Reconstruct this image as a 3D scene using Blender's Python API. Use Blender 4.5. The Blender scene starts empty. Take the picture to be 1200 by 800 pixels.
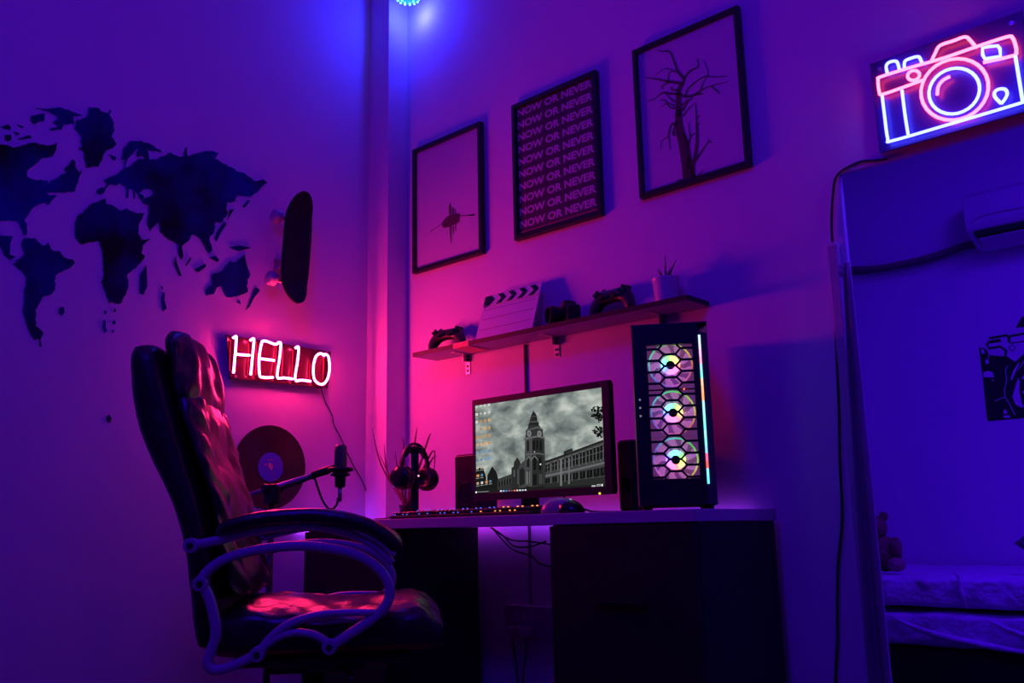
import bpy, math, random
from mathutils import Vector, Matrix
random.seed(7)
S = bpy.context.scene
COL = S.collection
R = math.radians

# ------------------------------------------------------------------ camera
F_PX = 1065.6
YAW, PITCH, ROLL = R(131.94), R(11.61), R(-1.243)
CAM = Vector((2.854, -2.40, 0.72))
FWD = Vector((math.cos(YAW)*math.cos(PITCH), math.sin(YAW)*math.cos(PITCH), math.sin(PITCH)))
_rt = Vector((math.sin(YAW), -math.cos(YAW), 0)); _up = _rt.cross(FWD)
RGT = math.cos(ROLL)*_rt + math.sin(ROLL)*_up
UPV = -math.sin(ROLL)*_rt + math.cos(ROLL)*_up
cd = bpy.data.cameras.new('camera'); cam = bpy.data.objects.new('camera', cd); COL.objects.link(cam)
cd.sensor_width = 36; cd.lens = 36*F_PX/1200; cd.clip_start = .05
m = Matrix((RGT, UPV, -FWD)).transposed().to_4x4(); m.translation = CAM
cam.matrix_world = m
S.camera = cam

# ------------------------------------------------------------------ world, exposure
w = bpy.data.worlds.new('world'); S.world = w; w.use_nodes = True
w.node_tree.nodes['Background'].inputs[0].default_value = (0.02, 0.0, 0.10, 1)
w.node_tree.nodes['Background'].inputs[1].default_value = 0.05
S.view_settings.view_transform = 'Standard'; S.view_settings.look = 'None'
S.view_settings.exposure = 0.0; S.view_settings.gamma = 1.0
try: S.view_settings.use_curve_mapping = False
except Exception: pass
cy = S.cycles
cy.use_denoising = True
cy.max_bounces = 6; cy.diffuse_bounces = 3; cy.glossy_bounces = 3; cy.sample_clamp_indirect = 3.0
cy.caustics_reflective = False; cy.caustics_refractive = False
try: cy.use_light_tree = True
except Exception: pass

def at(px, py, ax, val):
    """world point where the line of sight through a photo pixel meets the plane axis=val"""
    d = (px-600)/F_PX*RGT + (400-py)/F_PX*UPV + FWD
    t = (val-CAM[ax])/d[ax]
    return CAM + t*d

# ------------------------------------------------------------------ lights: added blue fills and the corner lamp
def area(name, loc, size, power, col, rot=(0, 0, 0), sy=None, spread=180):
    l = bpy.data.lights.new(name, 'AREA'); l.size = size; l.energy = power; l.color = col
    if sy: l.shape = 'RECTANGLE'; l.size_y = sy
    l.spread = R(spread)
    o = bpy.data.objects.new(name, l); COL.objects.link(o); o.location = loc; o.rotation_euler = rot
    return o
def point(name, loc, power, col, rad=.05):
    l = bpy.data.lights.new(name, 'POINT'); l.energy = power; l.color = col; l.shadow_soft_size = rad
    o = bpy.data.objects.new(name, l); COL.objects.link(o); o.location = loc
    return o
point('blue_ceiling_fill', (2.3, -2.4, 2.70), 50, (.035, 0.0, 1.0), .22)  # unseen, added: stands in for the room's blue ceiling lights
point('corner_blue_light', at(478, -3, 1, -.10) + Vector((0, .035, -.047)), 7.0, (.016, .016, 1.0), .02)
area('alcove_blue_fill', (2.9, .40, 2.5), .7, 27, (.065, 0.002, 1.0))  # unseen light added to turn the next room and bed blue

# ------------------------------------------------------------------ materials
def mat(name, col, rough=.6, metal=0., emit=None, es=0., spec=.5, bump=None, var=None, alpha=None, coat=0):
    """var=(other colour, scale, contrast) mottles the base; bump=(scale, strength)"""
    M = bpy.data.materials.new(name); M.use_nodes = True
    nt = M.node_tree; b = nt.nodes['Principled BSDF']
    b.inputs['Base Color'].default_value = (*col, 1)
    b.inputs['Roughness'].default_value = rough; b.inputs['Metallic'].default_value = metal
    b.inputs['Specular IOR Level'].default_value = spec
    if coat: b.inputs['Coat Weight'].default_value = coat
    if emit: b.inputs['Emission Color'].default_value = (*emit, 1); b.inputs['Emission Strength'].default_value = es
    tc = None
    if var or bump: tc = nt.nodes.new('ShaderNodeTexCoord')
    if var:
        n = nt.nodes.new('ShaderNodeTexNoise'); n.inputs['Scale'].default_value = var[1]; n.inputs['Detail'].default_value = 5
        nt.links.new(tc.outputs['Object'], n.inputs['Vector'])
        r = nt.nodes.new('ShaderNodeValToRGB'); k = var[2]
        r.color_ramp.elements[0].position = .5-k; r.color_ramp.elements[1].position = .5+k
        r.color_ramp.elements[0].color = (*col, 1); r.color_ramp.elements[1].color = (*var[0], 1)
        nt.links.new(n.outputs[0], r.inputs[0]); nt.links.new(r.outputs[0], b.inputs['Base Color'])
    if bump:
        n = nt.nodes.new('ShaderNodeTexNoise'); n.inputs['Scale'].default_value = bump[0]; n.inputs['Detail'].default_value = 4
        nt.links.new(tc.outputs['Object'], n.inputs['Vector'])
        bp = nt.nodes.new('ShaderNodeBump'); bp.inputs['Strength'].default_value = bump[1]; bp.inputs['Distance'].default_value = bump[2] if len(bump) > 2 else .01
        nt.links.new(n.outputs[0], bp.inputs['Height']); nt.links.new(bp.outputs[0], b.inputs['Normal'])
    return M
def emat(name, col, es):
    M = bpy.data.materials.new(name); M.use_nodes = True; nt = M.node_tree; nt.nodes.clear()
    e = nt.nodes.new('ShaderNodeEmission'); e.inputs[0].default_value = (*col, 1); e.inputs[1].default_value = es
    o = nt.nodes.new('ShaderNodeOutputMaterial'); nt.links.new(e.outputs[0], o.inputs[0]); return M
def colmat(name, emission=False, es=1., rough=.6):
    """colour comes from the mesh's own colour attribute (flat print, screen, lamp pieces)"""
    M = bpy.data.materials.new(name); M.use_nodes = True; nt = M.node_tree
    a = nt.nodes.new('ShaderNodeVertexColor'); a.layer_name = 'Col'
    if emission:
        nt.nodes.clear(); a = nt.nodes.new('ShaderNodeVertexColor'); a.layer_name = 'Col'
        e = nt.nodes.new('ShaderNodeEmission'); e.inputs[1].default_value = es
        o = nt.nodes.new('ShaderNodeOutputMaterial'); nt.links.new(a.outputs[0], e.inputs[0]); nt.links.new(e.outputs[0], o.inputs[0])
    else:
        b = nt.nodes['Principled BSDF']; b.inputs['Roughness'].default_value = rough
        nt.links.new(a.outputs[0], b.inputs['Base Color'])
    return M
WALL = mat('wall_paint', (.78, .78, .80), .75, spec=.25, bump=(9, .12, .02), var=((.72, .72, .75), 2.2, .3))
CEIL = mat('ceiling_paint', (.75, .75, .77), .9, bump=(30, .1))
FLOOR = mat('floor_tile_glaze', (.10, .10, .10), .4, var=((.07, .07, .07), 3, .3))  # tone kept dark to limit bounced light
WALLD = mat('dimmed_wall_paint', (.30, .30, .32), .8, bump=(9, .12, .02))  # unseen walls darkened to hold down the bounced pink light
BLK = mat('matte_black_plastic', (.012, .012, .014), .45, bump=(300, .05))
BLKG = mat('gloss_black_plastic', (.01, .01, .012), .22)
FRAME = mat('black_frame_wood', (.010, .010, .012), .5, bump=(40, .1))
CAB = mat('black_laminate', (.010, .010, .012), .6, spec=.3, bump=(60, .06), var=((.014, .014, .016), 12, .2))
SLAB = mat('white_laminate', (.50, .50, .52), .5, bump=(40, .03))
DKWOOD = mat('dark_stained_wood', (.030, .020, .020), .5, bump=(35, .1))
SHELFU = mat('pale_laminate', (.48, .45, .46), .6, bump=(30, .08), var=((.38, .35, .36), 6, .25))
METAL = mat('brushed_steel', (.45, .45, .47), .35, metal=.9)
DKMETAL = mat('dark_metal', (.06, .055, .06), .35, metal=.7)
LEATHER = mat('black_leather', (.012, .010, .011), .34, spec=.6, bump=(22, .5, .01))
LEATHERB = mat('black_leather_back', (.012, .010, .011), .42, spec=.45, bump=(30, .4, .01))
ARMM = mat('grey_painted_steel', (.45, .43, .47), .4, spec=.5)
PAPER = mat('poster_paper', (.62, .62, .64), .6, bump=(80, .03))
RUB = mat('black_rubber', (.01, .01, .01), .75)
PINKC = mat('cable_grey', (.10, .09, .10), .6)

# ------------------------------------------------------------------ helpers
def root_matrix(o):
    return Matrix.Translation(o.location) @ o.rotation_euler.to_matrix().to_4x4()
class MB:
    back = None
    def __init__(s): s.v = []; s.f = []; s.c = []; s.m = []
    def add(s, vs, fs, col=None, mi=0):
        n = len(s.v); s.v += [Vector(v) for v in vs]
        for f in fs: s.f.append([i+n for i in f]); s.c.append(col); s.m.append(mi)
        return s
    def box(s, a, b, col=None, mi=0):
        x0, y0, z0 = a; x1, y1, z1 = b
        return s.add([(x0,y0,z0),(x1,y0,z0),(x1,y1,z0),(x0,y1,z0),(x0,y0,z1),(x1,y0,z1),(x1,y1,z1),(x0,y1,z1)],
                     [(0,3,2,1),(4,5,6,7),(0,1,5,4),(1,2,6,5),(2,3,7,6),(3,0,4,7)], col, mi)
    def prism(s, pts, off, col=None, mi=0):
        """polygon of 3-D points pushed by vector off"""
        n = len(pts); off = Vector(off); P = [Vector(p) for p in pts]
        vs = P + [p+off for p in P]
        fs = [list(range(n)), list(range(2*n-1, n-1, -1))] + [(i, n+i, n+(i+1) % n, (i+1) % n) for i in range(n)]
        return s.add(vs, fs, col, mi)
    def tube(s, path, r, n=8, cap=True, flat=1.0, up=None, col=None, mi=0, closed=False):
        P = [Vector(p) for p in path]; k = len(P)
        rs = r if isinstance(r, (list, tuple)) else [r]*k
        T = []
        for i in range(k):
            if closed: t = P[(i+1) % k]-P[i-1]
            else: t = P[min(i+1, k-1)]-P[max(i-1, 0)]
            T.append(t.normalized())
        u = Vector(up) if up else (Vector((0,0,1)) if abs(T[0].z) < .9 else Vector((1,0,0)))
        vs = []
        for i in range(k):
            a = (u - T[i]*u.dot(T[i]))
            if a.length < 1e-5: a = T[i].orthogonal()
            a.normalize(); b = T[i].cross(a)
            if not up: u = a
            for j in range(n):
                q = 2*math.pi*j/n
                vs.append(P[i] + rs[i]*(math.cos(q)*a*flat + math.sin(q)*b))
        fs = []
        for i in range(k if closed else k-1):
            i2 = (i+1) % k
            for j in range(n):
                j2 = (j+1) % n; fs.append((i*n+j, i*n+j2, i2*n+j2, i2*n+j))
        if cap and not closed: fs += [list(range(n-1, -1, -1)), [(k-1)*n+j for j in range(n)]]
        return s.add(vs, fs, col, mi)
    def lathe(s, prof, c=(0,0,0), n=24, axis='z', col=None, mi=0, cap=True):
        vs = []
        for r, z in prof:
            for j in range(n):
                q = 2*math.pi*j/n; x, y = r*math.cos(q), r*math.sin(q)
                p = (x, y, z) if axis == 'z' else ((z, x, y) if axis == 'x' else (y, z, x))
                vs.append(Vector(p)+Vector(c))
        k = len(prof); fs = []
        for i in range(k-1):
            for j in range(n):
                j2 = (j+1) % n; fs.append((i*n+j, i*n+j2, (i+1)*n+j2, (i+1)*n+j))
        if cap: fs += [list(range(n-1, -1, -1)), [(k-1)*n+j for j in range(n)]]
        return s.add(vs, fs, col, mi)
    def loft(s, secs, cap=True, col=None, mi=0):
        n = len(secs[0]); vs = [p for q in secs for p in q]; fs = []
        for i in range(len(secs)-1):
            for j in range(n):
                j2 = (j+1) % n; fs.append((i*n+j, i*n+j2, (i+1)*n+j2, (i+1)*n+j))
        if cap: fs += [list(range(n-1, -1, -1)), [(len(secs)-1)*n+j for j in range(n)]]
        return s.add(vs, fs, col, mi)
    def ball(s, c, r, n=12, k=8, sc=(1,1,1), col=None, mi=0):
        prof = [(math.sin(math.pi*i/k), -math.cos(math.pi*i/k)) for i in range(k+1)]
        vs = []
        for a, z in prof:
            a = max(a, .02)
            for j in range(n):
                q = 2*math.pi*j/n
                vs.append(Vector(c)+Vector((r*sc[0]*a*math.cos(q), r*sc[1]*a*math.sin(q), r*sc[2]*z)))
        fs = [(i*n+j, i*n+(j+1) % n, (i+1)*n+(j+1) % n, (i+1)*n+j) for i in range(k) for j in range(n)]
        fs += [list(range(n-1, -1, -1)), [k*n+j for j in range(n)]]
        return s.add(vs, fs, col, mi)
    def ribbon(s, pts, wd, off, nrm, col=None):
        """flat stroke through 3-D points lying in a plane with normal nrm; wd one width or a list; off its thickness vector"""
        P = [Vector(p) for p in pts]; k = len(P); nrm = Vector(nrm); L = []; Rr = []
        ws = wd if isinstance(wd, (list, tuple)) else [wd]*k
        for i in range(k):
            t = (P[min(i+1, k-1)]-P[max(i-1, 0)]).normalized(); q = t.cross(nrm).normalized()
            L.append(P[i]+q*ws[i]/2); Rr.append(P[i]-q*ws[i]/2)
        for i in range(k-1):
            s.prism([L[i], L[i+1], Rr[i+1], Rr[i]], off, col)
        return s
    def build(s, name, mt, parent=None, smooth=False, world=False, bevel=0, sub=0, bseg=2, disp=None):
        V = s.v
        if parent is not None and world:
            inv = root_matrix(parent).inverted(); V = [inv @ v for v in V]
        me = bpy.data.meshes.new(name); me.from_pydata([tuple(v) for v in V], [], s.f); me.update()
        for x in (mt if isinstance(mt, (list, tuple)) else [mt]): me.materials.append(x)
        for p, i in zip(me.polygons, s.m): p.material_index = i; p.use_smooth = smooth
        if any(c is not None for c in s.c):
            a = me.color_attributes.new('Col', 'FLOAT_COLOR', 'CORNER')
            for p, c in zip(me.polygons, s.c):
                c = c or (1, 1, 1)
                for li in p.loop_indices: a.data[li].color = (*c, 1)
        import bmesh
        bm = bmesh.new(); bm.from_mesh(me); bmesh.ops.recalc_face_normals(bm, faces=bm.faces); bm.to_mesh(me); bm.free()
        o = bpy.data.objects.new(name, me); COL.objects.link(o)
        if parent is not None: o.parent = parent
        if bevel:
            b = o.modifiers.new('bevel', 'BEVEL'); b.width = bevel; b.segments = bseg; b.limit_method = 'ANGLE'; b.angle_limit = R(35)
        if sub:
            q = o.modifiers.new('sub', 'SUBSURF'); q.levels = q.render_levels = sub
        if disp:
            tx = bpy.data.textures.new(name+'_wrinkle', 'CLOUDS'); tx.noise_scale = disp[0]
            d = o.modifiers.new('wrinkle', 'DISPLACE'); d.texture = tx; d.strength = disp[1]; d.mid_level = .5
        return o
def tag(o, label=None, cat=None, group=None, kind=None):
    if label: o['label'] = label
    if cat: o['category'] = cat
    if group: o['group'] = group
    if kind: o['kind'] = kind
    return o
def thing(name, label, cat, loc=(0,0,0), rz=0, group=None, rot=None):
    o = bpy.data.objects.new(name, None); o.empty_display_size = .05; COL.objects.link(o)
    o.location = loc; o.rotation_euler = rot or (0, 0, rz)
    return tag(o, label, cat, group)
def struct(o): o['kind'] = 'structure'; return o
def smooth_path(pts, k=5, closed=False):
    P = [Vector(p) for p in pts]; n = len(P); out = []
    rng = range(n) if closed else range(n-1)
    for i in rng:
        if closed: a, b, c, d = P[i-1], P[i], P[(i+1) % n], P[(i+2) % n]
        else: a, b, c, d = P[max(i-1,0)], P[i], P[i+1], P[min(i+2,n-1)]
        for j in range(k):
            t = j/k
            out.append(.5*((2*b)+(c-a)*t+(2*a-5*b+4*c-d)*t*t+(3*b-a-3*c+d)*t**3))
    if not closed: out.append(P[-1])
    return out
def copy_thing(o, loc, rz=None, label=None):
    c = o.copy(); COL.objects.link(c); c.location = loc
    if rz is not None: c.rotation_euler = (0, 0, rz)
    if label: c['label'] = label
    for ch in list(o.children):
        d = ch.copy(); COL.objects.link(d); d.parent = c
        for g in list(ch.children):
            e = g.copy(); COL.objects.link(e); e.parent = d
    return c

# ------------------------------------------------------------------ the room
XR, YN, ZC = 4.9, -4.4, 3.2         # far ends of the room and the ceiling
OX, OZ, OX2 = at(983,204,1,0).x, at(983,204,1,0).z, 4.3   # opening to the next room
WT = .02
struct(MB().box((-.15, YN-.1, -.1), (XR+.1, 2.1, 0)).build('floor', FLOOR))
struct(MB().box((-.15, YN-.1, ZC), (XR+.1, .02, ZC+.1)).build('ceiling', CEIL))
struct(MB().box((-.12, YN, 0), (0, 0.02, ZC)).build('wall_left', WALL))
wr = MB(); wr.box((0, 0, 0), (OX, WT, ZC)); wr.box((OX, 0, OZ), (OX2, WT, ZC)); wr.box((OX2, 0, 0), (XR, WT, ZC))
struct(wr.build('wall_right', WALL))
struct(MB().box((-.1, YN-.1, 0), (XR, YN, ZC)).build('wall_rear', WALLD))
struct(MB().box((XR, YN, 0), (XR+.1, 0.02, ZC)).build('wall_near', WALLD))
# the next room behind the opening
AY = 1.9
struct(MB().box((.9, AY, 0), (XR, AY+.1, 2.62)).build('wall_back', WALL))
struct(MB().box((.8, WT, 0), (.9, AY+.1, 2.62)).build('wall_side', WALL))
struct(MB().box((XR, WT, 0), (XR+.1, AY+.1, 2.62)).build('wall_far', WALL))
struct(MB().box((.8, WT, 2.62), (XR+.1, AY+.1, 2.72)).build('ceiling', CEIL))
struct(MB().box((0, -.105, 0), (.125, 0, ZC)).build('trim_1', WALL))        # boxed column in the corner
struct(MB().box((0, YN, 0), (.012, -.106, .09)).build('baseboard_left', SLAB, bevel=.002))
struct(MB().box((.126, -.012, 0), (OX-.08, 0, .09)).build('baseboard_right', SLAB, bevel=.002))

# ------------------------------------------------------------------ corner lamp
lc = at(478, -6, 1, -.10)
t = thing('ceiling_lamp', 'small round blue LED lamp glowing at the top of the corner column', 'lamp', lc)
MB().lathe([(.012,.07),(.05,.06),(.058,.03),(.055,.0)], n=24).build('lamp_housing', BLK, t, smooth=True)
MB().lathe([(.052,.0),(.052,-.012),(.03,-.022),(.002,-.024)], n=24).build('lamp_lens', emat('lens_glow', (.02,.40,.8), 1.3), t, smooth=True)
mb = MB()
for k in range(14):
    q = 2*math.pi*k/14; mb.ball((.046*math.cos(q), .046*math.sin(q), -.017), .0055, 6, 4)
for k in range(7):
    q = 2*math.pi*k/7+.3; mb.ball((.024*math.cos(q), .024*math.sin(q), -.025), .005, 6, 4)
mb.build('diode_ring', emat('diode_glow', (.25,1.,.95), 2.2), t)
MB().tube([(0,0,.07),(0,0,ZC-lc.z)], .006, 8).build('stem', BLK, t)
MB().tube(smooth_path([(-.005,0,.07),(-.05,.02,.12),(-.09,.03,.10),(-.105,0,.20),(-.1,0,ZC-lc.z)],5), .003, 6).build('cable', BLK, t)

# ------------------------------------------------------------------ world map on the left wall
NAVY = mat('map_vinyl', (.004, .003, .008), .5, spec=.2, var=((.006, .02, .26), 4.5, .16))
def T(crop, pts):
    ox, oy, s = crop; return [(ox+x/s, oy+y/s) for x, y in pts]
cA, cB, cC = (0,100,6.667), (0,210,6.667), (0,300,6.667); cD, cE = (140,100,5.716), (140,230,5.716)
land = []
land.append(T(cA, [(-90,452),(0,462),(60,468),(110,488),(160,475),(265,447),(370,470),(447,448),(430,520),(410,552),(315,575),(270,620),(210,670),(212,715),(270,738),(365,740),(378,768),(400,740),(450,720),(500,690),(522,682),(500,655),(540,620),(565,578),(585,590),(590,640),(620,680),(637,660),(610,760)])
  + T(cB, [(585,95),(500,105),(360,100),(380,125),(445,125),(400,170),(370,205),(350,180),(270,210),(210,290),(190,320),(210,350),(208,430),(185,440),(160,380),(130,325),(0,325),(-90,330)]))
land.append(T(cB, [(-70,420),(0,440),(100,445),(80,500),(75,590),(125,605),(80,630),(30,590),(0,510),(-70,470)]))
land.append(T(cB, [(190,460),(270,460),(300,490),(340,520),(375,495),(400,550),(470,565),(500,610),(570,625),(585,655),(545,690),(440,745)])
  + T(cC, [(430,155),(430,265),(380,305),(330,320),(275,420),(280,545),(340,605),(318,640),(325,710),(305,705),(300,640),(270,655),(235,600),(200,510),(175,430),(190,300),(205,160),(165,110),(100,65)]) + T(cB, [(150,625),(190,580),(165,520),(170,480)]))
land.append(T(cA, [(695,170),(775,180),(790,205),(840,220),(855,190),(868,195),(855,230),(880,270),(895,350),(870,405),(912,455),(880,490),(830,510),(800,570),(770,635),(670,640),(655,520),(610,495),(640,480),(625,440),(640,410),(620,380),(580,335),(600,270),(665,255),(690,215)]))
land.append(T(cA, [(275,180),(370,185),(460,170),(560,205),(645,240),(575,240),(580,300),(500,305),(485,345),(385,350),(400,335),(455,325),(410,290),(450,265),(440,235),(370,200)]))
land += [T(cA, p) for p in ([(240,240),(350,215),(345,280),(300,285),(265,305),(235,275)], [(5,325),(60,305),(85,325),(80,348),(30,338)], [(35,390),(85,385),(90,425),(60,437),(35,425)],
  [(130,305),(185,322),(180,335),(150,325)], [(105,360),(155,375),(130,395)], [(135,420),(230,388),(248,410),(150,425)], [(850,540),(905,560),(905,585),(880,580)])]
land.append(T(cD, [(10,495),(25,420),(75,372),(145,370),(230,405),(285,447),(205,438),(185,430),(200,495),(170,500),(160,475),(120,480),(110,460),(125,430),(118,420),(80,465),(55,490),(35,560),(30,550),(40,495)]))
land.append([(133,206),(126,209),(121,211.5),(125,216),(122,219.5),(114,222),(113,226),(117,228),(122,226),(126,218.5),(132,216),(136,218)]
  + T(cD, [(0,655),(40,675),(45,755),(58,755),(60,690),(92,700),(94,760),(102,760),(104,708),(150,770),(165,745),(130,722),(165,692),(215,700),(226,722),(205,745),(160,760),(150,780)])
  + T(cE, [(165,50),(200,70),(190,130),(185,180),(205,235),(262,170),(270,240),(330,290),(400,325),(395,390),(410,425),(425,410),(420,330),(470,290),(487,255),(530,275),(555,310),(580,365),(600,378),(620,365),(600,285),(635,230),(635,180),(690,170),(725,110),(715,90),(720,40)])
  + T(cD, [(800,775),(770,770),(790,735),(880,745),(920,715),(950,680),(990,650),(960,630),(900,640),(850,600),(730,545),(640,490),(665,455),(625,438),(570,440),(520,455),(458,478),(452,415),(440,418),(430,475),(400,480),(330,450),(260,490),(200,500),(130,490),(90,520),(0,580)]))
land.append(T(cB, [(825,150),(830,195),(890,210),(940,245),(990,225)]) + T(cE, [(50,82),(110,112),(165,115),(130,190),(125,250),(150,290),(215,285),(155,330),(145,380),(170,400),(110,480),(50,525),(60,600),(15,710)])
  + T(cC, [(965,355),(930,375),(870,355),(850,370),(830,290),(790,205),(810,150),(800,0)]) + T(cB, [(800,560),(770,480),(700,490),(640,510),(590,460),(585,370),(600,290),(650,260),(690,210),(750,180)]))
land += [T(cE, p) for p in ([(180,460),(185,600),(160,660),(135,650),(135,530)],
  [(840,390),(855,470),(875,520),(850,600),(860,640),(780,670),(715,675),(690,630),(680,600),(650,610),(630,655),(580,665),(575,630),(620,590),(615,525),(690,495),(735,435),(780,440),(815,410)],
  [(735,340),(800,328),(880,345),(800,365),(760,355)], [(500,490),(575,450),(580,470),(525,510)], [(375,400),(385,450),(415,530),(400,535),(365,450)],
  [(440,460),(475,405),(480,420),(450,465)], [(600,410),(640,398),(668,425),(655,440)], [(635,290),(650,240),(700,170),(718,185),(680,240),(650,300)],
  [(725,160),(735,90),(770,85),(745,120)], [(820,70),(860,25),(875,30),(840,75)], [(845,765),(880,680),(900,620),(920,610),(940,630),(900,680),(870,740)],
  [(785,710),(800,692),(812,722)], [(275,608),(290,600),(290,625)], [(290,640),(305,650),(300,690),(315,750),(290,770),(280,690)])]
land += [T(cC, p) for p in ([(460,410),(480,395),(500,400),(502,440),(485,465),(462,450)], [(805,500),(825,505),(825,560),(838,585),(815,600),(802,550)],
  [(875,515),(890,500),(905,518),(892,538)], [(812,435),(825,422),(835,440),(822,455)], [(885,425),(900,408),(908,428),(892,440)], [(870,588),(883,572),(892,590),(880,602)])]
land.append([(124.5,488),(128,485.5),(130.5,490),(129,495),(125.5,494)])
t = thing('world_map_decal', 'dark navy world map decal spread over the left wall', 'wall decal', at(150,400,0,0))
def coast(p):
    rj = random.Random(len(p)); out = []
    for (x0_, y0_), (x1_, y1_) in zip(p, p[1:]+p[:1]):
        out.append((x0_, y0_)); L = math.hypot(x1_-x0_, y1_-y0_); n = int(L/3.2)
        for k in range(1, n):
            f = k/n; a = rj.uniform(-.95, .95); out.append((x0_+(x1_-x0_)*f-(y1_-y0_)/L*a, y0_+(y1_-y0_)*f+(x1_-x0_)/L*a))
    return out
for i, p in enumerate(land):
    if i in (0, 2, 3) or len(p) > 15: p = coast(p)
    MB().prism([at(x, y, 0, .0012) for x, y in p], (.0015, 0, 0)).build('landmass', NAVY, t, world=True)

# ------------------------------------------------------------------ skateboard on the left wall
c0 = at(347.5, 291, 0, .115)
t = thing('skateboard', 'black skateboard hung upright on the left wall above the red neon', 'skateboard', c0)
top = at(351.5, 227, 0, .115); bot = at(341.5, 357, 0, .115)
ax = (top-bot); Ls = ax.length; ax.normalize(); wv = Vector((0,0,0)); sd = ax.cross(Vector((1,0,0))).normalized()
hw = (at(362,291,0,.115)-at(332,291,0,.115)).length/2*1.02
deck = MB(); N = 24; secs = []
for i in range(N+1):
    a = -math.cos(math.pi*i/N); s_ = a*Ls/2
    r_ = hw*(1-abs(a)**4)**.5 if abs(a) < 1 else 0
    r_ = max(r_, .004); kick = .030*max(0, abs(a)-.62)/.38
    cc = ax*s_ + Vector((kick, 0, 0))
    sec = []
    for q in range(9): 
        b = -1+q/4; sec.append(cc + sd*(b*r_) + Vector((.006*(b*b), 0, 0)))
    for q in range(8, -1, -1):
        b = -1+q/4; sec.append(cc + sd*(b*r_) + Vector((-.011+.006*(b*b), 0, 0)))
    secs.append(sec)
deck.loft(secs).build('deck', mat('grip_tape', (.012,.011,.014), .8, bump=(400,.2)), t, smooth=True)
WH = mat('wheel_urethane', (.65,.62,.60), .4)
for sgn in (1, -1):
    b = ax*(sgn*Ls*.28)
    MB().box(b+Vector((-.040,-.022,-.03)), b+Vector((-.010,.022,.03))).build('truck_base', METAL, t, bevel=.004)
    mb = MB(); mb.tube([b+Vector((-.052,0,0))-sd*.075, b+Vector((-.052,0,0))+sd*.075], .009, 10)
    mb.tube([b+Vector((-.03,0,0)), b+Vector((-.052,0,0))], .014, 10); mb.build('axle', METAL, t, smooth=True)
    for sg in (1, -1):
        c = b+Vector((-.052,0,0))+sd*(sg*.062)
        MB().tube([c-sd*.017, c-sd*.013, c+sd*.013, c+sd*.017], [.020,.026,.026,.020], 18).build('wheel', WH, t, smooth=True)
MB().box((-.113,-.01,-.055), (-.050,.01,-.048)).build('wall_hook', METAL, t)
MB().box((-.113,-.02,-.09), (-.108,.02,-.02)).build('wall_hook', METAL, t)

# ------------------------------------------------------------------ neon signs
def neon(path, r, closed=False, n=8, k=4): 
    return (smooth_path(path, k, closed), r, closed)
def add_tube(mb, path, r, closed=False):
    f0 = len(mb.f); mb.tube(path, r, 8, closed=closed)
    for i in range(f0, len(mb.f)):       # flexible neon: the side towards the board is opaque
        if mb.back is None: break
        P = [mb.v[j] for j in mb.f[i]]
        if len(P) != 4: continue
        # outward normal = from the tube axis to the face centre
        seg = (i-f0)//8; a = Vector(path[seg]); b = Vector(path[(seg+1) % len(path)]); n = (sum(P, Vector())/4-(a+b)/2)
        if n.normalized().dot(mb.back) > .1: mb.m[i] = 1
hz = (250, 370, 8.0)
RED = emat('red_neon_glow', (1.0, .017, .13), 215)
NBACK = mat('neon_backing', (.5,.1,.14), .5)
t = thing('hello_neon_sign', 'red neon HELLO sign on a dark board on the left wall', 'neon sign', at(325,425,0,0))
bx = .034
BL_, BR_, TR_, TL_ = at(270,443,0,bx), at(384.4,455,0,bx), at(388,412,0,bx), at(265.3,392,0,bx)
BOARD = mat('neon_board_acrylic', (.035,.010,.014), .28)  # red in the base colour stands in for the tubes' glow on black acrylic
MB().prism([TL_, TR_, BR_, BL_], (-.006,0,0)).build('board', BOARD, t, world=True, bevel=.001)
for P_ in (TL_, TR_, BR_, BL_):
    c = P_ + ((TL_+BR_)/2-P_)*.1
    MB().tube([(0.0,c.y,c.z),(bx+.004,c.y,c.z)], .006, 10).build('standoff', METAL, t, world=True)
tx = bx+.016
def hp(pts): return [at(*q, 0, tx) for q in T(hz, pts)]
letters = {'H': [[(186,208),(205,195),(215,205),(205,360),(188,535)], [(345,230),(372,213),(380,230),(368,370),(350,552)], [(208,360),(340,370)]],
 'E': [[(612,252),(578,266),(500,238),(462,238),(448,270),(428,400),(432,540),(455,575),(560,577)], [(430,400),(500,408),(572,417)]],
 'L': [[(606,250),(632,262),(620,400),(598,572),(660,580),(742,590)]],
 'L2': [[(768,302),(798,296),(790,420),(766,594),(830,602),(912,612)]],
 'O': []}
for L_, strokes in letters.items():
    mb = MB(); mb.back = Vector((-1,0,0))
    for st in strokes: add_tube(mb, smooth_path(hp(st), 4), .0040)
    if L_ == 'O':
        add_tube(mb, smooth_path(hp([(1040,375),(1005,352),(960,385),(937,480),(945,590),(1000,640),(1055,618),(1087,520),(1078,380),(1030,360)]), 4), .0040)
    mb.build('neon_letter', [RED, NBACK], t, smooth=True, world=True)
# little wires between letters behind the tubes
RWIRE = mat('red_wire', (.25,.02,.04), .4)
for a, b in (((330,260),(320,560)), ((405,240),(395,560)), ((590,280),(575,560)), ((655,290),(640,560)), ((745,320),(735,580)), ((905,420),(900,600)), ((160,230),(150,520)), ((1035,380),(1025,600))):
    pa, pb = at(*T(hz,[a])[0],0,bx+.003), at(*T(hz,[b])[0],0,bx+.003); MB().tube([pa, pb], .0018, 6).build('tube_wire', RWIRE, t, world=True)
w0 = [at(x,y,0,.006) for x,y in ((377,454),(380,468),(389,486),(391,497),(399,512),(404,524),(414,545),(424,562),(433,583),(440,592),(446,601))]
w0[0] = at(376,453,0,.025)
MB().tube(smooth_path(w0,4), .0022, 6).build('power_cable', BLK, t, world=True)

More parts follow.
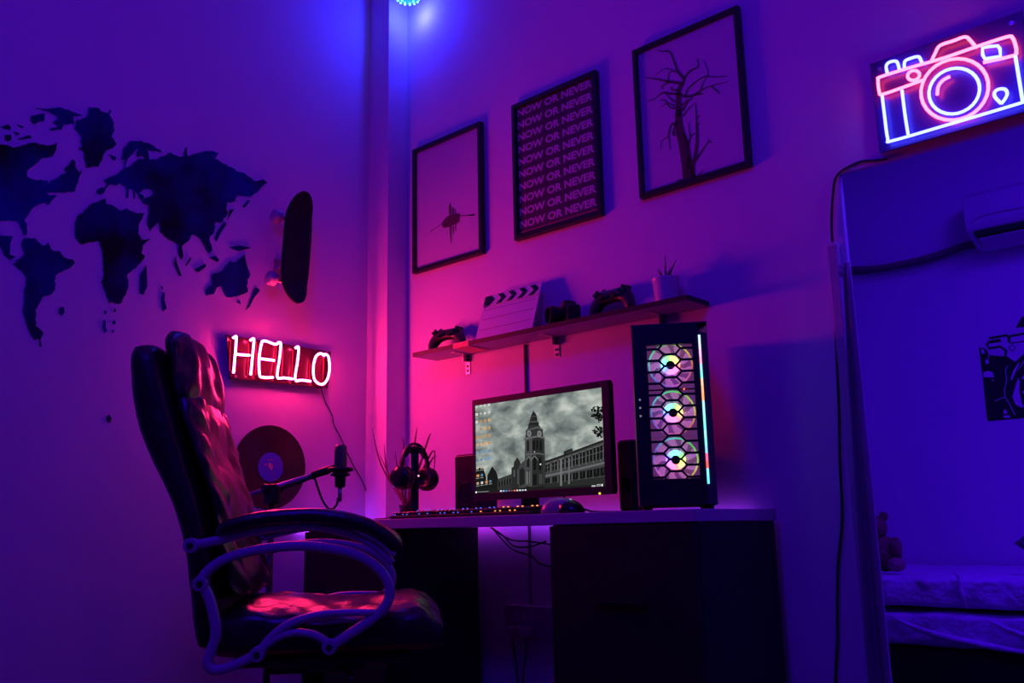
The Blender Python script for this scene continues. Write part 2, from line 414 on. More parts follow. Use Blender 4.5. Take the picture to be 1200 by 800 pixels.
t = thing('camera_neon_sign', 'camera-shaped neon sign in pink and blue over the opening', 'neon sign', at(1110,95,1,0))
by = -.035
cz = (1010, 0, 4.21)
cbTL, cbBL = at(1018.8,75,1,by), at(1031,179.5,1,by); cbR = at(1198,15,1,by).x
z1, z0 = cbTL.z, cbBL.z; x0 = (cbTL.x+cbBL.x)/2
MB().box((x0, by, z0), (cbR, by+.006, z1)).build('board', mat('blue_glow_board', (.05,.018,.17), .35), t, world=True, bevel=.001)  # dark board; the blue neon glow is put into its colour
for xx in (x0+.025, cbR-.025):
    for zz in (z0+.025, z1-.025):
        MB().tube([(xx,0,zz),(xx,by-.004,zz)], .006, 10).build('standoff', METAL, t, world=True)
def cp(pts): return [at(*q, 1, by-.016) for q in T(cz, pts)]
CW = emat('white_neon_glow', (.070, .085, 1.0), 12); CR = emat('pink_neon_glow', (1.0, .050, .085), 12)
def ell(cx, cy_, rx, ry, tilt, n=28, a0=0, a1=360):
    out = []
    for i in range(n):
        q = R(a0+(a1-a0)*i/(n if a1-a0 == 360 else n-1)); x, y = rx*math.cos(q), ry*math.sin(q); ct, st = math.cos(R(tilt)), math.sin(R(tilt))
        out.append((cx+x*ct-y*st, cy_+x*st+y*ct))
    return out
def neonpart(name, mt, strokes, closed=(), r=.0042):
    mb = MB()
    for s_ in strokes: add_tube(mb, smooth_path(cp(s_), 4), r)
    for s_ in closed: add_tube(mb, cp(s_), r, True)
    return mb.build(name, [mt, NBACK], t, smooth=True, world=True)
neonpart('top_plate_tube', CR, [[(300,395),(200,432),(100,465),(86,452),(80,395),(95,378),(250,330),(400,287),(560,232),(715,182),(742,186),(757,220),(762,255),(745,275),(600,308)]])
neonpart('prism_tube', CR, [[(345,297),(362,262),(385,225),(450,202),(508,182),(535,200),(565,236)]])
neonpart('body_tube', CW, [[(100,472),(112,570),(128,685),(150,694),(400,622),(770,512),(792,500),(790,480),(757,275)], [(198,445),(212,560),(228,662)]])
neonpart('dial_tube', CW, [[(125,358),(120,325),(138,306),(172,304),(185,345)]])
neonpart('dial_tube', CW, [[(210,335),(212,303),(240,288),(280,280),(296,310)]])
neonpart('viewfinder_tube', CW, [], [[(595,237),(630,229),(670,226),(681,240),(684,276),(645,284),(607,290),(596,270)]])
neonpart('lens_ring_tube', CR, [], [ell(458,441,170,148,-24)])
neonpart('lens_ring_tube', CW, [], [ell(456,449,128,110,-24)])
neonpart('lens_highlight_tube', CR, [[(372,468),(378,425),(402,395),(434,378)]])
neonpart('flash_tube', CR, [], [ell(255,372,30,24,-15,14)])
neonpart('button_tube', CW, [[(688,510),(658,480),(655,455),(675,440),(705,440),(717,460),(708,485),(688,512)]])
MB().tube(smooth_path([at(x,y,1,-.008) for x,y in ((1040,186),(1025,188),(1010,189),(997,194),(984,202),(978,212),(976,228),(974.5,250),(974.5,270),(975.5,284))],4), .0035, 6).build('power_cable', BLK, t, world=True)

# ------------------------------------------------------------------ vinyl record
cr = at(317, 547, 0, .004); ZR = Vector((1,0,0))
t = thing('vinyl_record', 'black vinyl record with blue centre label on the left wall', 'record', (0.0, cr.y, cr.z))
prof = [(.150,.0015),(.150,.004),(.147,.0045)]
r_ = .144
while r_ > .062: prof += [(r_,.0040),(r_-.002,.0045)]; r_ -= .004
prof += [(.055,.0043),(.053,.0043)]
MB().lathe(prof, n=64, axis='x').build('disc', mat('vinyl', (.010,.009,.011), .3, spec=.6), t, smooth=False)
MB().lathe([(.052,.0040),(.052,.0052),(.0035,.0052),(.0035,.0040)], n=40, axis='x').build('label_disc', mat('blue_label', (.05,.10,.75), .5, var=((.10,.06,.6), 30, .2)), t)
mb = MB()
mb.prism([(.0052,y,z) for y,z in ((-.012,.010),(-.004,.016),(.006,.008),(.010,.002),(.004,-.012),(-.001,-.008),(-.008,-.001))], (.0008,0,0))
mb.prism([(.0052,y,z) for y,z in ((-.028,.006),(-.018,.012),(-.016,.008),(-.024,.004))], (.0008,0,0))
mb.prism([(.0052,y,z) for y,z in ((-.015,.026),(.008,.026),(.008,.023),(-.015,.023))], (.0008,0,0))
mb.build('label_print', mat('label_print', (.65,.3,.45), .5), t)

# ------------------------------------------------------------------ framed prints
PINK = mat('print_ink', (.10,.03,.05), .6)
def frame(lx, rx, bz, tz, label, prn, dep=.024, bw=.017):
    t = thing('picture_frame', label, 'picture', ((lx+rx)/2, 0, bz), 0, 'framed prints on the right wall')
    mb = MB()
    y0, y1 = -dep, -.001
    mb.box((lx,y0,bz),(lx+bw,y1,tz)); t.location
    MB().box((lx,y0,bz+bw),(lx+bw,y1,tz-bw)).build('frame_rail', FRAME, t, world=True, bevel=.0015)
    MB().box((rx-bw,y0,bz+bw),(rx,y1,tz-bw)).build('frame_rail', FRAME, t, world=True, bevel=.0015)
    MB().box((lx,y0,bz),(rx,y1,bz+bw)).build('frame_rail', FRAME, t, world=True, bevel=.0015)
    MB().box((lx,y0,tz-bw),(rx,y1,tz)).build('frame_rail', FRAME, t, world=True, bevel=.0015)
    MB().box((lx+bw,-.012,bz+bw),(rx-bw,y1,tz-bw)).build('print', prn, t, world=True)
    return t
FR = []
for (tl, tr, bl, br) in (((480.5,177.5),(564.5,139.5),(485,323.5),(571,296.2)), ((596.2,125),(698.7,80),(605,286),(711,250.6)), ((738,60),(864.8,5.2),(751.5,237),(885,193.5))):
    lx = (at(*tl,1,-.024).x+at(*bl,1,-.024).x)/2; rx = (at(*tr,1,-.008).x+at(*br,1,0).x)/2
    tz = (at(*tl,1,-.024).z+at(*tr,1,-.024).z)/2; bz = (at(*bl,1,0).z+at(*br,1,0).z)/2
    FR.append((lx, rx, bz, tz))
PY = -.0125
# print 1: a boat with its reflection on pale water
t = frame(*FR[0], 'black framed print of a lone boat, leftmost of the three prints', PAPER)
bz_ = (490, 160, 5.333)
def b1(pts): return [at(*q, 1, PY) for q in T(bz_, pts)]
mb = MB(); nY = (0, -.0008, 0)
for p in ([(150,535),(180,500),(215,490),(262,478),(258,530),(240,545),(200,560),(165,572),(150,560)], [(192,440),(203,410),(208,440),(210,500),(195,500)],
          [(195,560),(210,560),(207,670),(202,640)], [(212,450),(222,440),(226,490),(214,490)], [(230,450),(235,450),(238,490),(231,490)], [(216,560),(224,560),(222,610),(218,600)],
          [(232,550),(238,550),(237,590),(234,590)]):
    mb.prism(b1(p), nY)
for p in ([(75,595),(155,540)], [(262,495),(355,490)]): mb.ribbon(b1(p), .0025, nY, (0,1,0))
mb.ribbon(b1([(320,493),(355,488)]), .006, nY, (0,1,0))
mb.build('boat_print', PINK, t, world=True)
# print 2: repeated words
t = frame(*FR[1], 'black framed NOW OR NEVER text poster, middle of the three prints', mat('dark_poster', (.07,.03,.06), .6))
lx, rx, bz, tz = FR[1]; bw = .017
cu = bpy.data.curves.new('words', 'FONT'); cu.body = 'NOW OR NEVER'; cu.size = .05; cu.offset = .0018; cu.resolution_u = 3
co = bpy.data.objects.new('words', cu); COL.objects.link(co)
dg = bpy.context.evaluated_depsgraph_get(); tm = bpy.data.meshes.new_from_object(co.evaluated_get(dg))
bpy.data.objects.remove(co)
xs = [v.co.x for v in tm.vertices]; ys = [v.co.y for v in tm.vertices]
W_ = rx-lx-2*bw-.012; x_s = W_/(max(xs)-min(xs)); rows = 10; pitch = .0487; y_s = .030/(max(ys)-min(ys))
for v in tm.vertices: v.co = Vector(((v.co.x-min(xs))*x_s, 0, (v.co.y-min(ys))*y_s))
me = tm; me.name = 'lettering'; LET = mat('pink_lettering', (.62,.42,.62), .6); me.materials.clear(); me.materials.append(LET)
for i in range(rows):
    o = bpy.data.objects.new('lettering', me); COL.objects.link(o); o.parent = t
    o.location = (lx+bw+.005-t.location.x, PY-.0005, bz+bw+.024+i*pitch-t.location.z)
MB().box((lx+bw+.004,-.0135,bz+bw+.008),(rx-bw-.004,-.012,bz+bw+.0115)).build('rule_line', mat('red_rule', (.6,.10,.14), .5), t, world=True)
# print 3: bare tree
t = frame(*FR[2], 'black framed print of a bare tree, rightmost and highest of the three prints', PAPER)
tA = (740, 40, 6.67); tB = (740, 120, 7.27)
mb = MB()
def br(crop, pts, w0, w1=None):
    P = smooth_path([at(*q, 1, PY) for q in T(crop, pts)], 3); n = len(P); w1 = w1 if w1 is not None else w0*.4
    mb.ribbon(P, [w0+(w1-w0)*i/(n-1) for i in range(n)], nY, (0,1,0))
br(tB, [(490,655),(470,500),(440,350),(405,200),(400,60)], .044, .022); br(tA, [(372,640),(368,520),(370,440),(395,390)], .022, .016)
br(tB, [(530,640),(520,560),(545,450),(560,300),(555,180),(548,20)], .018, .004); br(tB, [(480,600),(490,440),(470,330),(440,250)], .014, .006)
br(tB, [(545,500),(590,430),(630,370),(655,335)], .008, .003); br(tB, [(655,335),(690,340)], .004, .001); br(tB, [(655,335),(660,310)], .004, .001)
br(tB, [(480,400),(500,300),(545,260)], .008, .003); br(tB, [(500,300),(485,170)], .005, .001)
br(tB, [(375,270),(355,260),(385,160)], .012, .006); br(tB, [(385,180),(340,200),(315,285),(255,330),(250,400)], .006, .001); br(tB, [(315,285),(330,400)], .004, .002)
br(tB, [(430,660),(380,668)], .006, .002); br(tB, [(540,650),(610,575)], .005, .001)
br(tA, [(395,400),(410,350),(360,290),(340,230),(300,140),(240,135),(205,125)], .011, .002); br(tA, [(410,350),(455,290),(520,255),(515,190)], .009, .003)
br(tA, [(390,385),(300,372),(200,352),(110,340)], .010, .002); br(tA, [(290,370),(290,310),(320,285),(260,270),(180,325)], .005, .001); br(tA, [(320,285),(350,300)], .005, .003)
br(tA, [(385,470),(300,465),(240,460),(190,500),(130,525)], .008, .002); br(tA, [(360,440),(310,430),(320,405)], .006, .003); br(tA, [(300,372),(235,410),(250,430)], .006, .002)
br(tA, [(345,530),(300,500),(260,450)], .006, .002); br(tA, [(345,580),(300,570),(265,520),(225,515)], .006, .002); br(tA, [(340,560),(280,540),(225,575)], .005, .001)
br(tA, [(380,470),(430,490),(490,475),(560,465)], .009, .005); br(tA, [(490,475),(560,430),(625,405),(760,370)], .007, .001); br(tA, [(625,405),(690,465)], .006, .003)
br(tA, [(425,485),(440,430),(520,360),(585,330),(640,335),(750,330)], .007, .002); br(tA, [(595,325),(595,280),(560,200)], .004, .001); br(tA, [(540,440),(560,380),(590,335)], .005, .002)
br(tA, [(400,600),(430,540),(480,490)], .010, .004); br(tA, [(405,640),(450,580),(505,535)], .006, .002); br(tA, [(390,560),(440,510)], .006, .003)
br(tA, [(350,700),(310,700),(280,790)], .004, .001); br(tA, [(515,650),(545,630)], .003, .001); br(tA, [(515,710),(545,690)], .003, .001)
mb.build('tree_print', PINK, t, world=True)

# ------------------------------------------------------------------ wall shelf and what stands on it
SX0, SX1, SD, SZ, ST = .302, 1.505, .125, 1.366, .016
t = thing('wall_shelf', 'long narrow dark-edged wall shelf with steel brackets on the right wall', 'shelf', ((SX0+SX1)/2, 0, SZ))
MB().box((SX0,-SD,SZ),(SX1,-.001,SZ+ST-.003)).build('shelf_board', SHELFU, t, world=True)
mb = MB(); mb.box((SX0,-SD,SZ+ST-.003),(SX1,-.001,SZ+ST)); mb.box((SX0,-SD-.002,SZ),(SX1,-SD,SZ+ST)); mb.box((SX1,-SD,SZ),(SX1+.002,-.001,SZ+ST))
mb.build('edge_strip', DKWOOD, t, world=True)
for (px, py, ln) in ((548,425,.075), (652,402,.070), (777,372,.070)):
    x = at(px, py, 1, -.004).x
    mb = MB(); mb.box((x-.011,-.0035,SZ-ln),(x+.011,-.0005,SZ)); mb.box((x-.011,-.085,SZ-.003),(x+.011,-.0005,SZ))
    mb.box((x-.0015,-.028,SZ-.028),(x+.0015,-.003,SZ-.003))
    b = mb.build('bracket', METAL, t, world=True)
    for zz in (.022, .045, .062):
        MB().tube([(x,-.0075,SZ-zz),(x,-.0035,SZ-zz)], .0045, 10).build('screw', DKMETAL, t, world=True).parent = b
        bpy.context.view_layer.update()
for o in [c for b in t.children for c in b.children]: pass
SZT = SZ+ST
# paper strip folded over the shelf's front edge
xa, xb = at(531,412,1,-SD-.004).x, at(549,409,1,-SD-.004).x
mb = MB(); mb.prism([(xa,-SD-.0035,SZT+.0015),(xa,-SD-.0045,SZT+.0015),(xa,-SD-.0045,SZ-.002),(xa,-.03,SZ-.005),(xa,-.03,SZ-.004),(xa,-SD-.0035,SZ-.001)], (xb-xa,0,0))
tag(mb.build('paper_strip', mat('orange_paper', (.95,.42,.22), .7)), 'orange paper strip folded over the left end of the shelf', 'paper')

def gamepad(name, label, loc, rz, tilt, sc, body, group=None):
    t = thing(name, label, 'game controller', loc, rz, 'game controllers on the shelf')
    # body in the local x-z plane, front towards -y; grips hang down
    Mt = Matrix.Rotation(tilt, 3, 'X')
    def P(x, y, z): return Mt @ (Vector((x, y, z))*sc) 
    half = [(0,.086,.044),(.018,.0865,.043),(.034,.088,.040),(.046,.087,.030),(.056,.083,.014),(.064,.075,.003),(.071,.064,-.001),(.077,.048,.002),(.081,.030,.010)]
    st_ = [(-x, a, b) for x, a, b in half[:0:-1]] + half
    secs = []
    for x, zt, zb in st_:
        secs.append([P(x, (.019 if abs(x) < .078 else .012)*math.copysign(abs(math.cos(q))**.75, math.cos(q)), (zt+zb)/2+(zt-zb)/2*math.sin(q)) for q in [2*math.pi*k/14 for k in range(14)]])
    MB().loft(secs).build('body', body, t, smooth=True, sub=1)
    for sx, sz in ((-.024,.052),(.024,.052)):
        mb = MB(); mb.tube([P(sx,-.018,sz),P(sx,-.032,sz)], .005*sc, 10); mb.tube([P(sx,-.030,sz),P(sx,-.035,sz)], .0095*sc, 14)
        mb.build('thumbstick', RUB, t, smooth=False)
    for a in range(4):
        q = a*math.pi/2; MB().tube([P(.050+.010*math.cos(q),-.016,.070+.010*math.sin(q)),P(.050+.010*math.cos(q),-.0235,.070+.010*math.sin(q))], .0045*sc, 10).build('button', BLKG, t)
    mb = MB(); c = P(-.050,-.019,.070)
    for dx, dz in ((.013,.0045),(.0045,.013)):
        mb.prism([P(-.050-dx,-.024,.070-dz),P(-.050+dx,-.024,.070-dz),P(-.050+dx,-.024,.070+dz),P(-.050-dx,-.024,.070+dz)], Mt @ Vector((0,.008,0)))
    mb.build('direction_pad', BLKG, t)
    for sg in (1,-1):
        MB().tube([P(sg*.035,0,.088),P(sg*.060,.004,.080)], .008*sc, 8).build('shoulder_button', BLKG, t, smooth=True)
    return t
gx = (at(506,412,1,-.065).x+at(541,405,1,-.065).x)/2
gamepad('game_controller', 'black game controller at the left end of the shelf beside the clapperboard', (gx,-.068,SZT), R(8), R(-14), 1.0, mat('controller_black', (.03,.028,.03), .4))
gx = (at(692,366,1,-.065).x+at(741,362,1,-.065).x)/2
gamepad('game_controller', 'dark game controller standing on the shelf between the camera and the white pot', (gx+.004,-.070,SZT), R(-4), R(-12), 1.06, mat('controller_grey', (.028,.028,.036), .45))

# clapperboard
yb, yt = -.105, -.045
c0, c1 = at(556.5,404,1,yb), at(623.4,389,1,yb); hgt = at(563,349,1,yt).z-SZT
t = thing('clapperboard', 'white clapperboard with black chevrons leaning on the shelf', 'clapperboard', ((c0.x+c1.x)/2, yb, SZT))
wd = c1.x-c0.x; tilt = math.atan2(yt-yb, hgt); Hc = math.hypot(hgt, yt-yb)
Mx = Matrix.Rotation(-tilt, 3, 'X')
def cl(x, z, y=0): return Mx @ Vector((x-wd/2, y, z))
CLW = mat('white_acrylic', (.66,.66,.68), .4)
MB().prism([cl(0,0),cl(wd,0),cl(wd,Hc*.74),cl(0,Hc*.74)], Mx @ Vector((0,.006,0))).build('slate_board', CLW, t, bevel=.001)
MB().prism([cl(0,Hc*.755),cl(wd,Hc*.755),cl(wd,Hc),cl(0,Hc)], Mx @ Vector((0,.008,0))).build('clap_stick', CLW, t, bevel=.001)
zb, zm, zt_ = Hc*.765, Hc*.88, Hc*.985
for k in range(5):
    x = .012+k*wd*.19
    if k == 0: pts = [(0.001,zb),(x+.02,zb),(x+.042,zm),(x+.02,zt_),(.001,zt_)]
    else: pts = [(x,zb),(x+.024,zb),(x+.046,zm),(x+.024,zt_),(x,zt_),(x+.022,zm)]
    pts = [(min(a, wd-.001), b) for a, b in pts]
    MB().prism([cl(a,b,-.0012) for a,b in pts], Mx @ Vector((0,.0012,0))).build('chevron', BLKG, t)
for k in (.22,.45,.66):
    MB().prism([cl(.01,Hc*k,-.0008),cl(wd-.01,Hc*k,-.0008),cl(wd-.01,Hc*k+.0016,-.0008),cl(.01,Hc*k+.0016,-.0008)], Mx @ Vector((0,.0008,0))).build('rule_line', mat('grey_line',(.25,.25,.28),.6), t)
MB().tube([cl(.012,Hc*.748,-.003),cl(.012,Hc*.748,.009)], .006, 12).build('hinge', METAL, t)
mb = MB(); a = cl(wd*.5-.02,Hc*.7,.006); b = cl(wd*.5+.02,Hc*.7,.006)
mb.prism([a, b, Vector((b.x,.085,0)), Vector((a.x,.085,0))], (0,.003,.0)); mb.build('prop_leg', CLW, t)

# small camera on the shelf
xc = at(663,372,1,-.065)
t = thing('photo_camera', 'black camera with round lens on the shelf right of the clapperboard', 'camera', (xc.x+.006, -.062, SZT), R(-30))
MB().box((-.060,-.020,0),(.060,.026,.062)).build('body', BLK, t, bevel=.010, bseg=3)
MB().prism([(-.026,-.018,.060),(.026,-.018,.060),(.016,-.018,.084),(-.016,-.018,.084)], (0,.036,0)).build('prism_housing', BLK, t, bevel=.005)
MB().lathe([(.031,-.018),(.031,-.040),(.034,-.042),(.034,-.066),(.030,-.070),(.027,-.070),(.024,-.058),(.001,-.056)][::-1], (-.006,0,.032), 28, 'y').build('lens', BLKG, t, smooth=False)
MB().box((.030,-.024,.004),(.062,-.010,.050)).build('grip', RUB, t, bevel=.005)
MB().lathe([(.011,.060),(.011,.070),(.001,.071)], (.040,.004,0), 16).build('dial', DKMETAL, t)
MB().lathe([(.009,.060),(.009,.067),(.001,.068)], (-.042,.004,0), 16).build('dial', DKMETAL, t)
MB().tube(smooth_path([(-.060,0,.05),(-.075,-.01,.03),(-.07,-.03,.006),(-.04,-.045,.004),(0,-.05,.003)],5), .004, 6, flat=.5).build('strap', RUB, t, smooth=True)

# potted plant on the shelf
xp = at(781,345,1,-.065)
t = thing('potted_aloe', 'small aloe in a white tapered pot at the right end of the shelf', 'plant', (xp.x, -.066, SZT))
POT = mat('white_ceramic', (.66,.66,.68), .25, spec=.6)
prof = [(.030,0),(.034,.004)]
for k in range(7): z = .010+k*.010; prof += [(.0345+.0010*k, z), (.0357+.0010*k, z+.005)]
prof += [(.043,.078),(.043,.082),(.039,.082),(.038,.070)]
MB().lathe(prof, n=32).build('pot', POT, t, smooth=True)
MB().lathe([(.0375,.060),(.0375,.070),(.002,.072)], n=24).build('soil', mat('soil', (.03,.02,.015), .95, bump=(200,.6)), t)
ALOE = mat('aloe_green', (.10,.07,.08), .5, var=((.16,.10,.10), 40, .2))
for (a, b, h) in ((-.030,.004,.055),(-.014,-.01,.052),(.004,.0,.092),(.012,.012,.04),(.020,-.004,.045),(.036,.004,.070),(-.005,.015,.045)):
    p = smooth_path([(a*.25,b*.3,.066),(a*.45,b*.6,.066+h*.4),(a*.8,b*.9,.066+h*.75),(a*1.15,b*1.2,.066+h)],4); n=len(p)
    MB().tube(p, [.0048*(1-(i/(n-1))**1.6)+.0004 for i in range(n)], 6, flat=.6).build('leaf', ALOE, t, smooth=True)

# ------------------------------------------------------------------ cable duct and outlet on the right wall
dx = at(615.5, 430, 1, -.005).x
t = thing('cable_duct', 'thin dark cable duct running down the right wall behind the monitor', 'cable duct', (dx, 0, .66))
MB().box((dx-.004,-.009,.62),(dx+.004,-.0005,SZ-.004)).build('duct_cover', mat('dark_duct', (.06,.04,.06), .6), t, world=True, bevel=.002)
MB().box((dx-.004,-.010,.42),(dx+.004,-.0005,.62)).build('lower_cover', mat('duct_lower', (.30,.28,.30), .6), t, world=True, bevel=.002)
oa, ob = at(592,708,1,-.03), at(643,742,1,-.03)
t = thing('power_outlet', 'white surface power outlet box below the desk with a plug in it', 'outlet', ((oa.x+ob.x)/2,0,ob.z))
MB().box((oa.x,-.035,ob.z-.015),(ob.x+.04,-.001,oa.z)).build('outlet_box', SLAB, t, world=True, bevel=.004)
for k in range(3):
    x = oa.x+.055+k*.035; MB().box((x-.009,-.039,oa.z-.045),(x+.009,-.034,oa.z-.018)).build('socket', PAPER, t, world=True, bevel=.002)
c = at(607,738,1,-.05)
for k in range(2):
    MB().box((c.x-.035+k*.055,-.075,c.z-.02),(c.x+.005+k*.055,-.037,c.z+.012)).build('plug', mat('plug_plastic',(.40,.40,.42),.5), t, world=True, bevel=.006)
for k in range(2):
    x = c.x-.012+k*.055
    MB().tube(smooth_path([(x,-.065,c.z-.015),(x+.01,-.07,c.z-.06),(x+.014-k*.03,-.06,c.z-.15),(x+.012-k*.04,-.04,.03),(x+.05,-.06,.008)],5), .0035, 6).build('power_cable', BLK, t, world=True, smooth=True)

# ------------------------------------------------------------------ desk
DX0, DX1, DF, DT = .02, 1.693, -.471, .757
ox1, ox2 = at(560,620,1,-.06).x, at(643,620,1,DF).x
cabL = max(.12, at(338,640,1,DF).x)
t = thing('desk', 'desk with pale laminate top on two black cabinets along the right wall', 'desk', ((DX0+DX1)/2, -.25, 0))
MB().box((cabL-.02,DF,DT-.030),(DX1,-.045,DT)).build('desktop', SLAB, t, world=True, bevel=.0015)
def cabinet(x0, x1, hx):
    MB().box((x0,DF+.018,.02),(x1,-.06,DT-.0305)).build('cabinet_body', CAB, t, world=True)
    d = MB().box((x0+.002,DF+.001,.06),(x1-.002,DF+.017,DT-.034)).build('cabinet_door', CAB, t, world=True, bevel=.0015)
    h = MB().box((hx-.075,DF-.014,.523),(hx+.075,DF-.004,.537)).build('handle', BLKG, t, world=True, bevel=.003)
    h2 = MB()
    for s_ in (-.06,.06): h2.box((hx+s_-.004,DF-.006,.526),(hx+s_+.004,DF+.002,.534))
    k = h2.build('handle_mount', BLKG, t, world=True)
    for o in (h, k):
        o.parent = d; o.data.transform(Matrix.Identity(4))
hx = at(727,714,1,DF-.01).x
cabinet(ox2, DX1-.001, hx); cabinet(cabL, ox1, (cabL+ox1)/2)
MB().box((ox1-.001,-.36,.60),(ox2+.001,-.345,DT-.031)).box((0,0,0),(0,0,0)) if False else None
# violet light strip behind and below the desk
LS = emat('violet_strip_glow', (.34, .03, 1.0), 9.0)
t2 = thing('light_strip', 'violet LED light strip glowing along the back edge of the desk', 'light strip', (.9,-.02,.735))
MB().box((.13,-.036,.731),(1.60,-.034,.739)).build('strip_glow', LS, t2, world=True)
MB().box((.13,-.0445,.730),(1.60,-.0362,.740)).build('strip_backing', CLW, t2, world=True)
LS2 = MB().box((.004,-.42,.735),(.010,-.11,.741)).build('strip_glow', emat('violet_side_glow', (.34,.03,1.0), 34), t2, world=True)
# cables drooping in the gap below the desk
for k, pts in enumerate(([(575,618),(598,632),(620,634),(646,638)], [(578,620),(600,643),(622,651),(632,660),(646,664)], [(576,618),(590,628),(603,640),(622,640),(640,634)])):
    tag(MB().tube(smooth_path([at(x,y,1,-.06-.03*k) for x,y in pts],5), .0028, 6).build('loose_cable', BLK, smooth=True), ['dark cable drooping shallowest in the gap below the desk top', 'dark cable drooping lowest in the gap below the desk top', 'dark looped cable hanging between the other two in the desk gap'][k], 'cable', 'cables in the gap below the desk')

# ------------------------------------------------------------------ monitor
MY = -.30
mx0, mx1 = (at(550.3,469,1,MY).x+at(557.5,585.6,1,MY).x)/2, (at(711.3,445.3,1,MY).x+at(719.5,579.4,1,MY).x)/2
mz1 = (at(550.3,469,1,MY).z+at(711.3,445.3,1,MY).z)/2; mz0 = (at(557.5,585.6,1,MY).z+at(719.5,579.4,1,MY).z)/2
t = thing('monitor', 'black widescreen monitor showing a clock tower desktop picture', 'monitor', ((mx0+mx1)/2, MY, DT))
s = (540,435,4.848)
def sp(pts, y=None): return [at(*q, 1, MY+.001 if y is None else y) for q in T(s, pts)]
TLs, TRs, BRs, BLs = sp([(75,195),(798,92),(822,655),(90,690)])
sx0, sx1 = (TLs.x+BLs.x)/2, (TRs.x+BRs.x)/2; sz1 = (TLs.z+TRs.z)/2; sz0 = (BLs.z+BRs.z)/2
mb = MB()
mb.box((mx0,MY,mz0),(sx0,MY+.02,mz1)); mb.box((sx1,MY,mz0),(mx1,MY+.02,mz1)); mb.box((sx0,MY,mz0),(sx1,MY+.02,sz0)); mb.box((sx0,MY,sz1),(sx1,MY+.02,mz1))
mb.build('bezel', BLK, t, world=True, bevel=.001)
MB().box((mx0+.003,MY+.02,mz0+.003),(mx1-.003,MY+.032,mz1-.003)).build('back_shell', BLK, t, world=True, bevel=.006)
MB().box((mx0+.14,MY+.032,mz0+.05),(mx1-.14,MY+.060,mz1-.07)).build('back_housing', BLK, t, world=True, bevel=.012)
mxc = at(622,590,1,MY+.06).x
MB().box((mxc-.03,MY+.045,DT+.010),(mxc+.03,MY+.070,mz0+.12)).build('stand_neck', BLK, t, world=True, bevel=.006)
MB().lathe([(.083,0),(.083,.008),(.075,.012),(.002,.013)], (mxc,MY+.06,DT+.0005), 36).build('stand_base', BLKG, t, world=True)
MB().ball((at(703,578,1,MY).x, MY-.0005, at(703,578,1,MY).z), .0035, 8, 6).build('power_light', emat('amber_light', (1,.55,.05), 1.6), t, world=True)
# sky of the wallpaper: procedural clouds on a lit panel
SK = bpy.data.materials.new('screen_sky'); SK.use_nodes = True; nt = SK.node_tree; nt.nodes.clear()
tc = nt.nodes.new('ShaderNodeTexCoord'); mp = nt.nodes.new('ShaderNodeMapping'); mp.inputs['Scale'].default_value = (1.0,1,1.7); mp.inputs['Rotation'].default_value = (0,R(25),0)
no = nt.nodes.new('ShaderNodeTexNoise'); no.inputs['Scale'].default_value = 13; no.inputs['Detail'].default_value = 8; no.inputs['Distortion'].default_value = .25
ra = nt.nodes.new('ShaderNodeValToRGB'); ra.color_ramp.elements[0].position = .32; ra.color_ramp.elements[1].position = .72
ra.color_ramp.elements[0].color = (.085,.105,.105,1); ra.color_ramp.elements[1].color = (.56,.60,.54,1)
e_ = ra.color_ramp.elements.new(.52); e_.color = (.26,.30,.28,1)
em = nt.nodes.new('ShaderNodeEmission'); em.inputs[1].default_value = 1.05; oo = nt.nodes.new('ShaderNodeOutputMaterial')
nt.links.new(tc.outputs['Object'], mp.inputs[0]); nt.links.new(mp.outputs[0], no.inputs['Vector']); nt.links.new(no.outputs[0], ra.inputs[0]); nt.links.new(ra.outputs[0], em.inputs[0]); nt.links.new(em.outputs[0], oo.inputs[0])
MB().box((sx0,MY+.004,sz0),(sx1,MY+.0045,sz1)).build('screen', SK, t, world=True)
mb = MB(); lay = [0]
def scr(pts, c):
    lay[0] += 1; y = MY+.0040-.00002*lay[0]
    c = c if isinstance(c, tuple) else (c, c*1.03, c*1.05)
    P = [at(*q, 1, MY+.004) for q in T(s, pts)]
    P = [Vector((min(max(p.x, sx0), sx1), y, min(max(p.z, sz0), sz1))) for p in P]
    mb.add(P, [list(range(len(P)))], c)
def rect(x0, y0, x1, y1, c, sk=-.14): scr([(x0,y0),(x1,y0+(x1-x0)*sk),(x1,y1+(x1-x0)*sk),(x0,y1)], c)
D1, D2, D3, D4 = .006, .016, .045, .10
scr([(60,640),(150,640),(200,655),(300,650),(480,600),(830,590),(830,680),(60,720)], .012)
scr([(150,590),(160,575),(172,548),(180,540),(188,552),(204,575),(214,615),(214,665),(150,665)], .010)
scr([(208,612),(292,582),(292,672),(208,672)], .030)
for k in range(5): rect(216+k*15, 628-k*5, 224+k*15, 656-k*4, .008)
for k in range(5): rect(226+k*15, 612-k*5, 229+k*15, 655-k*4, .07)
scr([(288,665),(288,548),(300,540),(303,515),(315,497),(321,488),(328,498),(338,512),(342,540),(352,548),(352,668)], .022)
scr([(330,540),(345,520),(368,502),(372,520),(372,660),(330,660)], .05)
scr([(334,560),(350,545),(362,560),(362,640),(334,650)], .014)
rect(300,560,308,600,.09); rect(322,556,328,640,.08)
